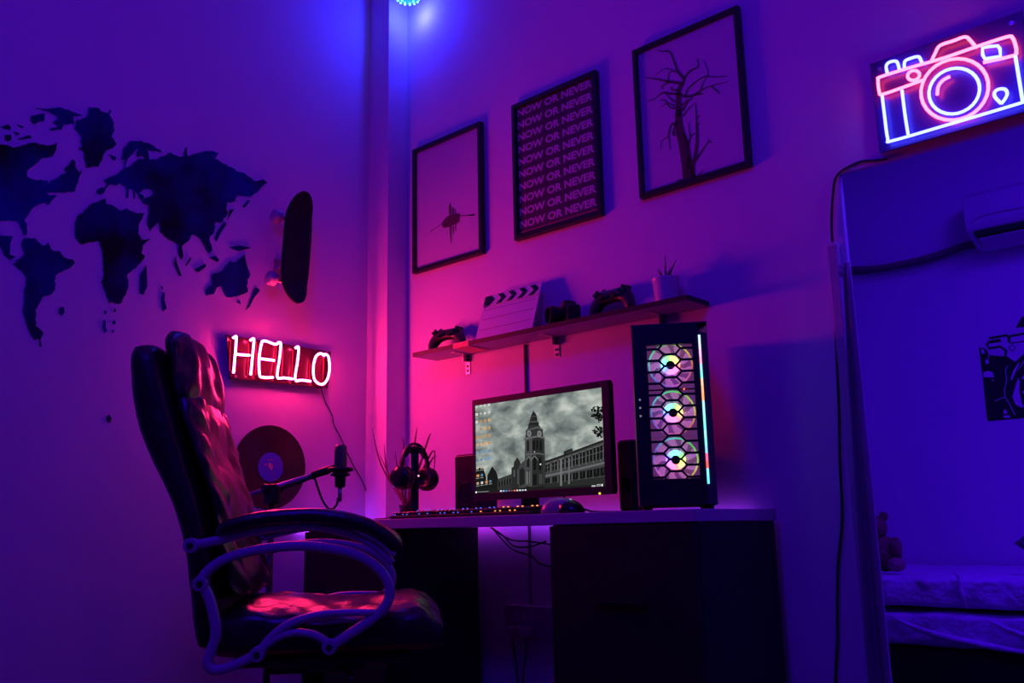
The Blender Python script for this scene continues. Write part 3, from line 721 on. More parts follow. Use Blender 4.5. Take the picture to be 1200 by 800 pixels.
# right wing
scr([(470,512),(590,470),(810,388),(824,520),(824,640),(474,655)], .050)
scr([(470,512),(590,470),(810,388),(811,400),(590,482),(470,524)], .014)
scr([(585,472),(585,455),(605,446),(634,436),(636,452)], .020)
scr([(474,590),(640,556),(824,512),(824,524),(640,568),(474,602)], .13)
scr([(474,640),(824,596),(824,640),(474,660)], .022)
for k in range(9):
    x = 482+k*39; g = 1+k*.06; yt_ = 530-k*13.4; h = 42+k*4.5
    rect(x, yt_, x+24*g, yt_+h, .007, -.3); rect(x+10*g, yt_, x+13*g, yt_+h, .12, -.3); rect(x, yt_+h*.42, x+24*g, yt_+h*.47, .10, -.3)
    rect(x, yt_-5, x+24*g, yt_, .14, -.3); rect(x+27*g, yt_-4, x+32*g, yt_+h+2, .11, -.3)
    y2 = 608-k*7.5; rect(x, y2, x+25*g, y2+30+k*2.2, .006, -.2); rect(x+27*g, y2-2, x+31*g, y2+30+k*2.2, .085, -.2); rect(x+11*g, y2, x+13*g, y2+30, .05, -.2)
rect(566,500,578,650,.15,0); rect(612,490,622,640,.13,0)
# clock tower
scr([(364,640),(366,470),(368,378),(440,366),(478,378),(480,470),(484,650),(400,660)], .022)
scr([(368,378),(400,372),(402,470),(404,655),(366,650),(366,470)], .060)
scr([(360,378),(440,362),(480,374),(480,384),(440,374),(360,390)], .12)
scr([(364,470),(440,462),(482,470),(482,477),(440,470),(364,478)], .10)
scr([(370,376),(372,336),(384,322),(386,300),(412,292),(440,296),(456,318),(468,330),(470,372),(440,364)], .030)
scr([(370,334),(440,312),(470,328),(470,336),(440,322),(370,342)], .09)
scr([(390,304),(392,285),(398,280),(400,252),(408,238),(412,228),(414,214),(417,228),(428,240),(436,256),(437,282),(446,290),(446,306)], .016)
scr([(392,284),(438,280),(440,290),(392,292)], .07); scr([(400,252),(436,254),(436,259),(400,258)], .06)
for cx in (391, 449): scr([(cx+12*math.cos(a*math.pi/6), 354+17*math.sin(a*math.pi/6)) for a in range(12)], .26); scr([(cx+8*math.cos(a*math.pi/6), 354+12*math.sin(a*math.pi/6)) for a in range(12)], .12)
for (x, y, w_, h, c) in ((378,395,12,60,.012),(412,395,12,50,.006),(432,392,10,50,.006),(452,395,10,55,.006),(378,490,14,55,.010),(415,490,16,70,.006),(446,490,14,70,.006),(376,570,18,70,.16),(412,585,22,60,.008),(448,585,18,55,.05),(402,380,5,270,.09),(472,382,4,260,.05),(384,560,6,80,.02),(396,262,3,30,.05),(404,262,3,18,.05),(418,262,3,18,.04)):
    rect(x, y, x+w_, y+h, c, -.05)
scr([(376,500),(390,480),(404,500),(404,506),(390,488),(376,506)], .16); scr([(402,500),(422,476),(442,500),(442,508),(422,484),(402,508)], .14)
rect(452,524,460,532,(.8,.8,.75),0); rect(418,454,425,461,(.5,.42,.35),0); rect(344,455,353,462,(.3,.35,.2),0)
# foliage at the right edge
rr = random.Random(3)
for (cx, cy_, rx, ry, n) in ((782,235,40,38,46),(790,345,36,32,36),(795,265,20,26,20)):
    for k in range(n):
        a = rr.uniform(0, 6.28); q = rr.random()**.6; x = cx+rx*q*math.cos(a); y = cy_+ry*q*math.sin(a); r_ = rr.uniform(5,10)
        scr([(x+r_*math.cos(b), y+r_*rr.uniform(.5,1)*math.sin(b)) for b in (0,1.2,2.4,3.6,4.8)], .004)
scr([(70,560),(130,540),(150,600),(150,700),(70,700)], .010)
# desktop icons and task bar
pal = [(.9,.9,.85),(.95,.45,.15),(.25,.45,.75),(.8,.6,.4),(.85,.85,.9),(.9,.35,.12),(.2,.4,.6),(.7,.7,.65)]
for r0 in range(11):
    for c_ in range(4):
        if (r0 in (8,9) and c_ == 3) or (r0 == 9 and c_ == 2): continue
        x = 88+c_*24+r0*1.1; y = 196+r0*43.5-c_*4
        col = pal[(0 if r0 < 2 else (1 if 2 <= r0 <= 5 and c_ > 0 else (2 if 6 <= r0 <= 7 else 3+((r0*3+c_) % 5))))]
        k_ = rr.uniform(.6,1.0); q_ = rr.choice([0,0,3]); col = tuple(v*k_ for v in col) 
        rect(x, y, x+12+q_, y+13, col); rect(x+3, y+3, x+8, y+8, tuple(min(1,v*.35) for v in col)); rect(x-3, y+20, x+15, y+23, (.35,.36,.35))
rect(92,682,101,692,(.9,.9,.95),-.05); rect(106,683,168,687,(.22,.22,.24),-.05)
for k, c_ in enumerate([(.9,.9,.9),(.3,.5,.9),(.05,.3,.6),(.4,.1,.2),(.1,.1,.1),(.9,.2,.15),(.9,.7,.6),(.8,.85,.95),(.5,.7,.95),(.9,.9,.95)]):
    rect(232+k*15.5, 676-k*.6, 242+k*15.5, 684-k*.6, c_, -.05)
rect(752,648,775,656,(.55,.55,.55),-.05); rect(782,642,802,656,(.5,.5,.5),-.05); rect(786,646,798,652,(.03,.03,.03),-.05); rect(808,640,816,654,(.95,.95,.95),-.05)
mb.build('desktop_picture', colmat('screen_print', True, 1.0), t, world=True)
MB().tube(smooth_path([(mxc+.10,MY+.05,mz0+.10),(mxc+.16,MY+.03,mz0-.005),(mxc+.22,MY+.02,DT+.02),(mxc+.26,MY+.03,DT+.005)],5), .003, 6).build('monitor_cable', BLK, t, world=True)

# ------------------------------------------------------------------ speakers
def speaker(pxl, pxr, ptop, y, label):
    a = at(pxl, ptop, 1, y); b = at(pxr, ptop, 1, y); w_ = b.x-a.x
    t = thing('desk_speaker', label, 'speaker', ((a.x+b.x)/2, y+.05, DT), 0, 'black speakers on the desk')
    h = a.z-DT
    MB().box((-w_/2,-.05,.004),(w_/2,.045,h)).build('cabinet', BLK, t, bevel=.010, bseg=3)
    MB().box((-w_/2+.006,-.054,.014),(w_/2-.006,-.049,h-.008)).build('grille', mat('speaker_cloth', (.014,.013,.015), .9, bump=(500,.3)), t, bevel=.002)
    MB().lathe([(w_*.30,-.058),(w_*.34,-.054),(w_*.34,-.050)], (0,0,h*.38), 24, 'y').build('cone_ring', BLKG, t)
    MB().box((-w_/2-.002,-.05,0),(w_/2+.002,.045,.005)).build('foot', RUB, t)
    return t
speaker(532.5, 561, 533, -.16, 'black desk speaker half hidden behind the monitor\'s left edge')
speaker(722, 742, 516, -.135, 'black desk speaker between the monitor and the computer tower')

# ------------------------------------------------------------------ keyboard
ka, kb = at(457,603,1,-.455), at(621,601,1,-.455)
t = thing('keyboard', 'black mechanical keyboard with coloured key lights at the desk\'s front edge', 'keyboard', ((ka.x+kb.x)/2, -.39, DT))
kw = kb.x-ka.x
MB().prism([(-kw/2,-.065,0),(-kw/2,.065,0),(-kw/2,.065,.018),(-kw/2,-.065,.010)], (kw,0,0)).build('case', BLK, t, bevel=.002)
KEY = mat('key_cap', (.02,.018,.02), .4)
km = bpy.data.meshes.new('key')
_k = MB().prism([(-.0078,-.0078,0),(.0078,-.0078,0),(.0078,.0078,0),(-.0078,.0078,0)], (0,0,.009))
ko = _k.build('key', KEY, t, bevel=.0012, bseg=1); ko.location = (-kw/2+.017,-.050,.0115)
ncol = int((kw-.018)/.0192)
klab = []
for r0 in range(6):
    for c_ in range(ncol):
        if r0 == 0 and 4 <= c_ <= 9:
            if c_ == 4:
                sb = MB().box((-.0078,-.0078,0),(.0078+.0192*5,.0078,.009)).build('space_bar', KEY, t, bevel=.0012); sb.location = (-kw/2+.017+c_*.0192,-.050,.0115)
            continue
        if r0 == 0 and c_ == 0: continue
        o = ko.copy(); COL.objects.link(o); o.parent = t; o.location = (-kw/2+.017+c_*.0192, -.050+r0*.0195, .0115+r0*.0012)
gl = [emat('key_glow_blue', (.10,.12,1.0), 1.3), emat('key_glow_orange', (1.0,.28,.04), 2.2), emat('key_glow_pink', (.9,.2,.5), .9)]
for k in range(3): 
    mb = MB()
    for c_ in range(ncol):
        kind = 0 if c_ < ncol*.62 else 1
        if c_ > ncol*.92: kind = 2
        if kind != k or (c_*7) % 3 == 1: continue
        x = -kw/2+.017+c_*.0192; mb.box((x-.0035,.0395,.0260),(x+.0035,.0405,.0285))
        if (c_*5) % 4 != 1: mb.box((x-.003,-.0590,.0125),(x+.003,-.0585,.0150))
    mb.build('key_lights', gl[k], t)

# ------------------------------------------------------------------ mouse
mc = at(657,598,1,-.40)
t = thing('computer_mouse', 'pale and black computer mouse on the desk below the monitor', 'mouse', (mc.x, -.40, DT), R(12))
secs = []
for i in range(13):
    a = -1+2*i/12; L_ = .062; wd_ = .034*(1-abs(a)**3.2)**.5 if abs(a) < 1 else .003; wd_ = max(wd_, .004); hh = .043*(1-abs(a)**2.6)**.6 if abs(a) < 1 else .004; hh = max(hh,.006)
    secs.append([Vector((a*L_, wd_*math.cos(math.pi*q/10), .001+hh*math.sin(math.pi*q/10))) for q in range(11)])
MB().loft(secs).build('shell', mat('mouse_shell', (.30,.26,.32), .3), t, smooth=True)
secs2 = [[Vector((p.x+.012, p.y*1.05, p.z*.90)) for p in q] for q in secs[6:]]
MB().loft(secs2).build('button_panel', BLKG, t, smooth=True)
MB().lathe([(.007,-.003),(.008,0),(.007,.003)], (.030,0,.033), 14, 'y').build('scroll_wheel', emat('wheel_glow', (.5,.6,.8), .8), t)
MB().tube(smooth_path([(.068,0,.010),(.10,.01,.004),(.14,.06,.003),(.18,.12,.003),(.16,.2,.003)],5), .002, 6).build('mouse_cable', BLK, t)

# ------------------------------------------------------------------ headset on its stand
hy = -.30
hb = at(485,592,1,hy)
VW = R(YAW*180/math.pi-90)    # local x across the view
t = thing('headset_stand', 'black stand that carries the headset on the desk\'s left part', 'stand', (hb.x+.005, hy, DT), VW)
MB().lathe([(.055,0),(.055,.006),(.05,.009),(.002,.010)], n=30).build('base', BLK, t)
MB().box((-.013,-.008,.008),(.013,.008,.230)).build('post', BLK, t, bevel=.003)
MB().tube([(-.026,0,.233),(.026,0,.233)], .012, 12).build('cradle', BLK, t, smooth=True)
t = thing('headset', 'black over-ear headset hanging on the stand beside the keyboard', 'headset', (hb.x+.005, hy, DT+.245), VW+R(58))
arc = [Vector((.072*math.cos(a), 0, -.075+.085*math.sin(a))) for a in [math.pi*i/20 for i in range(21)]]
MB().tube(arc, .0095, 8, flat=.45).build('headband', BLK, t, smooth=True)
arc2 = [Vector((.066*math.cos(a), 0, -.075+.072*math.sin(a))) for a in [math.pi*(.18+.64*i/14) for i in range(15)]]
MB().tube(arc2, .013, 8, flat=.4).build('band_pad', LEATHERB, t, smooth=True)
for sg in (1,-1):
    cx = sg*.070
    MB().tube(smooth_path([(sg*.074,0,-.070),(sg*.082,.0,-.085),(sg*.084,.01,-.105)],4), .006, 8).build('yoke', DKMETAL, t, smooth=True)
    c = MB().lathe([(.018,0.026),(.034,.022),(.040,.012),(.041,0),(.038,-.006)] if sg > 0 else [(.018,-.026),(.034,-.022),(.040,-.012),(.041,0),(.038,.006)], (cx,0,-.108), 28, 'x').build('ear_cup', BLKG, t, smooth=True)
    cs = MB().lathe([(.038,0),(.041,-.008*sg),(.036,-.020*sg),(.022,-.020*sg),(.020,-.010*sg)], (cx-.004*sg,0,-.108), 28, 'x').build('ear_pad', LEATHERB, t, smooth=True)
MB().ball((.0,-.016,-.100), .0035, 8, 6).build('led_dot', emat('pink_dot', (1,.3,.45), 1.5), t)
MB().tube(smooth_path([(-.070,0,-.148),(-.072,-.01,-.19),(-.085,.0,-.225),(-.12,.02,-.240),(-.16,.04,-.2425)],6), .0022, 6).build('headset_cable', mat('red_black_cable', (.12,.02,.03), .5), t, smooth=True)
# spiky plant behind the headset
pb = at(478,592,1,-.17)
t = thing('spiky_plant', 'thin-leaved spiky plant in a small dark pot behind the headset', 'plant', (pb.x, -.17, DT))
MB().lathe([(.022,0),(.026,.004),(.032,.05),(.032,.055),(.028,.055),(.027,.046)], n=24).build('pot', BLK, t, smooth=True)
MB().lathe([(.0275,.04),(.0275,.047),(.002,.048)], n=20).build('soil', mat('potting_soil', (.03,.02,.015), .95), t)
SPK = mat('red_brown_leaf', (.18,.05,.06), .5)
tips = [((436,501),(447,545)), ((450,520),(455,555)), ((489,500),(486,520)), ((505,507),(500,520)), ((508,560),(507,528)), ((463,528),(466,550)), ((512,535),(505,540)), ((472,512),(474,535)), ((444,530),(458,560))]
for i, (tp, md) in enumerate(tips):
    yy = -.17+((i % 3)-1)*.02
    P = smooth_path([Vector((pb.x+random.uniform(-.008,.008),-.17+random.uniform(-.008,.008),DT+.045)), at(*md,1,yy*.5-.085), at(*tp,1,yy)], 6); n = len(P)
    MB().tube(P, [.0050*(1-(j/(n-1))**1.5)+.0008 for j in range(n)], 6, flat=.5).build('leaf', SPK, t, smooth=True, world=True)

# ------------------------------------------------------------------ computer tower
FL, FRt = Vector((1.523,-.454,DT)), Vector((1.690,-.345,DT))
pw = (FRt-FL).length; az = math.atan2(FRt.y-FL.y, FRt.x-FL.x); PD = .375
t = thing('computer_tower', 'black computer tower with glowing hexagon mesh front on the desk', 'computer', (FL+FRt)/2, az)
h = pw/2; PB, PT = .012, .480
CASE = mat('tower_steel', (.045,.045,.055), .35, spec=.5)
mb = MB(); mb.box((-h,.03,PB),(-h+.004,PD,PT)); mb.box((h-.004,.03,PB),(h,PD,PT)); mb.box((-h,.03,PT-.004),(h,PD,PT)); mb.box((-h,.03,PB),(h,PD,PB+.004)); mb.box((-h,PD-.004,PB),(h,PD,PT))
mb.build('case', CASE, t)
# front panel frame with window
wx0, wx1, wz0, wz1 = -h+.040, h-.042, PB+.065, PT-.058
fp = MB()
fr_in = [(-h+.012,-.012),(h-.030,-.012)]
for (a, b) in (((-h+.004,PB),(wx0,PT-.004)), ((wx1,PB),(h-.026,PT-.004))): fp.box((a[0],-.010,a[1]),(b[0],.004,b[1]))
fp.box((wx0,-.010,PB),(wx1,.004,wz0)); fp.box((wx0,-.010,wz1),(wx1,.004,PT-.004))
fp.build('front_panel', BLK, t)
MB().prism([(-h+.004,-.010,PB),(-h,.030,PB),(-h+.004,.030,PB)], (0,0,PT-PB)).build('left_chamfer', mat('tower_trim', (.10,.09,.10), .35), t)
mb = MB(); mb.prism([(h-.026,-.010,PB),(h-.002,.010,PB),(h,.030,PB),(h-.030,.030,PB)], (0,0,PT-PB-.03)); mb.prism([(h-.060,-.008,PT-.004),(h-.026,-.008,PT-.034),(h,.012,PT-.034),(h,.03,PT),(h-.06,.03,PT)], (0,0,.0001)); 
mb.build('right_chamfer', CASE, t)
MB().box((-h,-.001,PT-.004),(h,.035,PT)).build('top_lip', CASE, t, bevel=.002)
MB().prism([(h-.026,.012,PB),(h,.030,PB),(h-.026,.030,PB)], (0,0,PT-PB)).build('side_rail', CASE, t)
# hexagon grille
hc, hr = .0435, .0300
mb = MB()
gw = .0022
def hexpts(cx, cz_): 
    return [(cx-.0285,cz_),(cx-.0150,cz_+.0142),(cx+.0150,cz_+.0142),(cx+.0285,cz_),(cx+.0150,cz_-.0142),(cx-.0150,cz_-.0142)]
ncx = 5; seen = set()
for ci in range(-2, 3):
    for ri in range(-1, 13):
        cx = (wx0+wx1)/2+ci*hc; cz_ = wz0+.004+ri*hr+(hr/2 if ci % 2 else 0)
        P = hexpts(cx, cz_)
        for k in range(6):
            a, b = P[k], P[(k+1) % 6]
            key = tuple(sorted(((round(a[0],3),round(a[1],3)),(round(b[0],3),round(b[1],3)))))
            if key in seen: continue
            seen.add(key)
            a_, b_ = Vector((a[0],0,a[1])), Vector((b[0],0,b[1]))
            # clip to the window
            def clip(p, q):
                t0, t1 = 0., 1.; d = q-p
                for e0, e1, o_, dd in ((wx0,wx1,p.x,d.x),(wz0,wz1,p.z,d.z)):
                    if abs(dd) < 1e-9:
                        if o_ < e0 or o_ > e1: return None
                    else:
                        u0, u1 = (e0-o_)/dd, (e1-o_)/dd
                        if u0 > u1: u0, u1 = u1, u0
                        t0, t1 = max(t0,u0), min(t1,u1)
                return (p+d*t0, p+d*t1) if t1-t0 > .02 else None
            q = clip(a_, b_)
            if q: mb.ribbon([q[0]+Vector((0,-.006,0)), q[1]+Vector((0,-.006,0))], gw*2, (0,.005,0), (0,1,0))
mb.build('hexagon_grille', BLK, t)
# three fans
import colorsys
FANB = mat('fan_blade_frost_glow', (.35,.25,.38), .35, emit=(.55,.16,.52), es=.55)  # LED light on the frosted blades is put in as emission
FANF = mat('fan_frame_frost_glow', (.25,.18,.28), .4, emit=(.45,.10,.50), es=.20)  # plate glow added in place of LED spill behind the grille
RB = colmat('rainbow_led', True, 2.4)
for k, fz in enumerate((wz1-.052, (wz0+wz1)/2-.004, wz0+.048)):
    R0 = .058; hub = MB(); seg = 24
    fx = 0.0
    f = MB().lathe([(R0,0),(R0+.003,0),(R0+.003,.02),(R0,.02)], (fx,.008,fz), 40, 'y', cap=False).box((fx-R0-.001,.022,fz-.060),(fx+R0+.001,.0235,fz+.060)).build('fan', FANF, t)
    mb = MB()
    for b in range(9):
        q0 = 2*math.pi*b/9+k*.3
        pts = []
        for (r_, da, yy) in ((.020,0,.0),(.038,.10,.0),(R0-.002,.28,.0),(R0-.002,.82,.012),(.038,.66,.012),(.020,.5,.012)):
            a = q0+da; pts.append((fx+r_*math.cos(a), .014+yy, fz+r_*math.sin(a)))
        mb.prism(pts, (0,.001,0))
    o = mb.build('fan_blades', FANB, t); o.parent = f
    mb = MB(); mo = MB()
    for i in range(seg):
        a0, a1 = 2*math.pi*i/seg, 2*math.pi*(i+1)/seg
        c = colorsys.hsv_to_rgb((i/seg*1.0+.05+k*.1) % 1, .75, 1.0); c = tuple(v**1.6+.08 for v in c)
        P = [(fx+r_*math.cos(a), .008, fz+r_*math.sin(a)) for r_, a in ((.0115,a0),(.0250,a0),(.0250,a1),(.0115,a1))]
        mb.prism(P, (0,.004,0), c)
        c2 = tuple(v*.22 for v in c)
        Q = [(fx+r_*math.cos(a), .007, fz+r_*math.sin(a)) for r_, a in ((.0535,a0),(.0575,a0),(.0575,a1),(.0535,a1))]
        mo.prism(Q, (0,.003,0), c2)
    o = mb.build('led_ring', RB, t); o.parent = f; o = mo.build('outer_led_ring', RB, t); o.parent = f
    o = MB().lathe([(.0115,0),(.0115,.006)], (fx,.007,fz), 20, 'y').build('fan_hub', BLKG, t); o.parent = f
MB().box((-h+.01,.034,PB+.01),(h-.01,.036,PT-.01)).build('inner_tray', mat('inner_tray', (.06,.04,.06), .6), t)
mb = MB(); mb.box((.030,.026,wz1-.12),(.034,.030,wz1-.012)); mb.build('inner_light_bar', emat('orange_bar', (1,.18,.10), 1.6), t)
mb = MB(); n = 20
for i in range(n):
    z0_, z1_ = PB+.050+i*(PT-.038-PB-.05)/n, PB+.050+(i+1)*(PT-.038-PB-.05)/n
    pc = [(.15,.75,1.0),(.2,.75,1.0),(1.0,.10,.12),(1.,.12,.3),(.25,.55,1.0),(.2,.85,.9),(.3,.8,.95),(.2,.85,.85),(.25,.9,.8),(.3,.75,1.),(.35,.7,1.),(1.0,.35,.15),(1.,.40,.2),(.9,.5,.3),(.2,.85,.7),(.3,.6,1.),(.9,.3,.5),(.8,.4,.9),(.6,.6,1.),(.5,.7,1.)][i]
    mb.box((h-.0255,-.013,z0_),(h-.0200,-.009,z1_), pc)
mb.build('led_bar', colmat('rgb_bar', True, 1.6), t)
for k in range(3): MB().lathe([(.0028,-.012),(.0028,-.009)], (-h+.017,0,PT-.20-k*.021), 12, 'y').build('button', emat('button_glow',(.5,.5,.8),.35), t)
for sx in (-h+.02, h-.02):
    for sy in (.05, PD-.04): MB().lathe([(.010,0),(.012,PB)], (sx,sy,0), 14).build('foot', RUB, t)

# ------------------------------------------------------------------ microphone on its boom stand
MP = Vector((.52,-.92,0))
def mat_plane(px, py, n=Vector((FWD.x,FWD.y,0)).normalized(), p=MP):
    d = (px-600)/F_PX*RGT + (400-py)/F_PX*UPV + FWD
    return CAM + d*((p-CAM).dot(n)/d.dot(n))
ps = mat_plane(319, 572); t = thing('microphone_stand', 'black boom microphone stand beside the chair in front of the record', 'stand', (ps.x,ps.y,0))
MB().tube([(0,0,.02),(0,0,ps.z-.02)], .0095, 12).build('pole', DKMETAL, t, smooth=True)
for k in range(3):
    a = R(60+120*k); MB().tube([(0,0,.10),(.20*math.cos(a),.20*math.sin(a),.012)], .008, 8).build('leg', DKMETAL, t, smooth=True)
MB().box((-.018,-.018,ps.z-.045),(.018,.018,ps.z+.012)).build('boom_clamp', BLK, t, bevel=.005)
MB().tube([(.0,-.03,ps.z),(.0,.03,ps.z)], .012, 12).build('clamp_knob', BLK, t)
a0, a1 = mat_plane(262,589), mat_plane(366,557)
MB().tube([a0, a1], .0075, 10).build('boom_arm', METAL, t, world=True, smooth=True)
MB().tube([a1, mat_plane(383,551), mat_plane(394,547)], [.0105,.012,.008], 10).build('boom_tip', BLK, t, world=True, smooth=True)
mc = mat_plane(399,547); t = thing('microphone', 'studio microphone in a black shock mount at the boom tip', 'microphone', mc)
ppm = F_PX/((mc-CAM).dot(FWD))
def u(px): return px/ppm
MB().lathe([(u(6.5),0),(u(7.5),u(2)),(u(7.5),u(18)),(u(7),u(24)),(u(5),u(26)),(.001,u(26.5))], n=24).build('head_grille', mat('mic_mesh', (.22,.12,.14), .4, metal=.6, bump=(700,.5)), t, smooth=True)
MB().lathe([(u(3),-u(24)),(u(6),-u(23)),(u(6.5),-u(14)),(u(7),-u(2)),(u(7),u(1))], n=24).build('mic_body', BLK, t, smooth=True)
ring = [Vector((u(13)*math.cos(a), u(13)*math.sin(a), -u(3))) for a in [2*math.pi*i/24 for i in range(24)]]
MB().tube(ring, u(2.4), 8, closed=True).build('mount_ring', BLK, t, smooth=True)
ring = [Vector((u(10)*math.cos(a), u(10)*math.sin(a), -u(9))) for a in [2*math.pi*i/24 for i in range(24)]]
MB().tube(ring, u(1.6), 8, closed=True).build('mount_ring', BLK, t, smooth=True)
for k in range(6):
    a = k*math.pi/3; MB().tube([(u(13)*math.cos(a),u(13)*math.sin(a),-u(3)),(u(6.5)*math.cos(a+.4),u(6.5)*math.sin(a+.4),-u(8))], u(.7), 6).build('elastic_cord', RUB, t)
MB().tube([(0,0,-u(22)),(0,0,-u(40))], [u(3),u(2.2)], 12).build('connector', METAL, t, smooth=True)
cpts = [mat_plane(x,y) for x,y in ((396,583),(395,590),(390,596),(384,595),(377,584),(372,570),(367,560),(350,566),(330,572))]
MB().tube(smooth_path(cpts,5), .0035, 6).build('mic_cable', BLK, t, world=True, smooth=True)

# ------------------------------------------------------------------ office chair
CO = Vector((1.03,-1.08,0)); CA = R(49)
U_ = Vector((math.cos(CA),math.sin(CA),0)); V_ = Vector((-math.sin(CA),math.cos(CA),0))
def ch(px, py, v):
    """(u, z) of the photo pixel on the chair's vertical plane at side offset v"""
    d = (px-600)/F_PX*RGT + (400-py)/F_PX*UPV + FWD
    k = (v-(CAM-CO).dot(V_))/d.dot(V_); P = CAM+d*k-CO
    return P.dot(U_), P.z
t = thing('office_chair', 'black leather high-back office chair with grey looped armrests', 'chair', CO, CA)
def se(n, hw_, ub, uf, z, e=3.2, tiltz=0.0):
    """rounded-rectangle section lying between ub (rear) and uf (front)"""
    out = []; uc, hu = (ub+uf)/2, (uf-ub)/2
    for k in range(n):
        q = 2*math.pi*k/n; c, s_ = math.cos(q), math.sin(q)
        x = hu*math.copysign(abs(c)**(2/e), c); y = hw_*math.copysign(abs(s_)**(2/e), s_)
        out.append(Vector((uc+x, y, z+tiltz*(x))))
    return out
def interp(tab, y):
    if y <= tab[0][0]: return tab[0][1:]
    for a, b in zip(tab, tab[1:]):
        if y <= b[0]:
            k = (y-a[0])/(b[0]-a[0]); return tuple(p+(q-p)*k for p, q in zip(a[1:], b[1:]))
    return tab[-1][1:]
NV = -.235
# rear shell: rows of photo heights with rear and front edge of the near side
rows_s = [(394,150,178),(400,144,186),(425,143,192),(455,145,200),(500,151,214),(540,170,226),(600,199,242),(650,211,254),(700,216,262),(745,219,268),(768,224,268)]
secs = []; nrow = 22
for i in range(nrow):
    y = 394+(768-394)*i/(nrow-1); a, b = interp(rows_s, y)
    ub, z = ch(a, y, NV); uf, z2 = ch(b, y, NV); zz = (z+z2)/2
    hw_ = .245
    if i == 0: hw_ *= .86
    if i == nrow-1: hw_ *= .93
    secs.append(se(28, hw_, ub, uf, zz, 3.5))
MB().loft(secs).build('back_shell', LEATHERB, t, smooth=True, sub=1, disp=(.09,.006))
# front cushion of the back
rows_c = [(455,188,226),(480,196,231),(510,212,238),(540,226,247),(580,238,258),(620,248,268),(660,257,276),(700,263,284)]
secs = []; nrow = 34
for i in range(nrow):
    y = 455+(700-455)*i/(nrow-1); a, b = interp(rows_c, y)
    ub, z = ch(a, y, NV); uf, z2 = ch(b, y, NV); zz = (z+z2)/2; q = i/(nrow-1)
    hw_ = .232*(1-.10*math.exp(-q*14)); puff = .006*math.sin(q*math.pi*5)
    sec = se(40, hw_, ub, uf+puff, zz, 2.8)
    for p in sec:      # two upright channels in the padding
        if p.x > (ub+uf)/2:
            d_ = abs(abs(p.y)-.10); p.x -= .014*math.exp(-(d_/.014)**2); p.x += .004*math.sin(p.y*60+zz*90)+.005*math.sin(p.y*26-zz*38)*math.sin(zz*21+p.y*8)
    secs.append(sec)
MB().loft(secs).build('back_cushion', LEATHER, t, smooth=True, sub=1, disp=(.13,.016))
# head cushion
rows_h = [(376,188,206),(382,184,212),(400,184,219),(425,187,226),(450,190,229),(466,194,226),(474,200,222)]
secs = []; nrow = 20
for i in range(nrow):
    y = 377+(474-377)*i/(nrow-1); a, b = interp(rows_h, y)
    ub, z = ch(a, y, NV+.02); uf, z2 = ch(b, y, NV+.02); q = i/(nrow-1)
    hw_ = .222*(1-.35*max(0, .28-q)/.28*max(0, .28-q)/.28)*(1-.06*max(0,(q-.85))/.15)
    sec = se(40, hw_, ub, uf, (z+z2)/2, 2.6)
    for p in sec:
        if p.x > (ub+uf)/2: p.x += .009*math.cos(p.y*46+q*2)+.004*math.sin(p.y*95+q*11)
    secs.append(sec)
MB().loft(secs).build('head_cushion', LEATHER, t, smooth=True, sub=1, disp=(.11,.014))
# seat
su0, _ = ch(250,740,-.2); su1, _ = ch(519,725,0.0)
SZT_ = .575
st = []; nrow = 30
for i in range(nrow):
    q = i/(nrow-1); uu = su0+(su1-su0)*q
    topz = SZT_ + .006*math.sin(q*9) - .060*max(0,(q-.80)/.20)**2.6; botz = .462 + .02*max(0,(q-.85)/.15)**2
    hw_ = .262*(1-.14*max(0,(q-.86)/.14)**2)*(1-.08*max(0,(.1-q)/.1))
    sec = []; n = 44
    for k in range(n):
        a = 2*math.pi*k/n; c, s_ = math.cos(a), math.sin(a); e = 3.4
        y = hw_*math.copysign(abs(c)**(2/e), c); z = math.copysign(abs(s_)**(2/e), s_)
        zc, hz_ = (topz+botz)/2, (topz-botz)/2
        zz = zc+hz_*z
        if s_ > 0:
            d_ = abs(abs(y)-.15); zz -= .014*math.exp(-(d_/.014)**2); zz += .004*math.sin(y*40+uu*70)
        sec.append(Vector((uu, y, zz)))
    st.append(sec)
MB().loft(st).build('seat_cushion', LEATHER, t, smooth=True, sub=1, disp=(.12,.014))
MB().box((su0+.04,-.20,.445),(su1-.08,.20,.468)).build('seat_pan', BLK, t, bevel=.01)
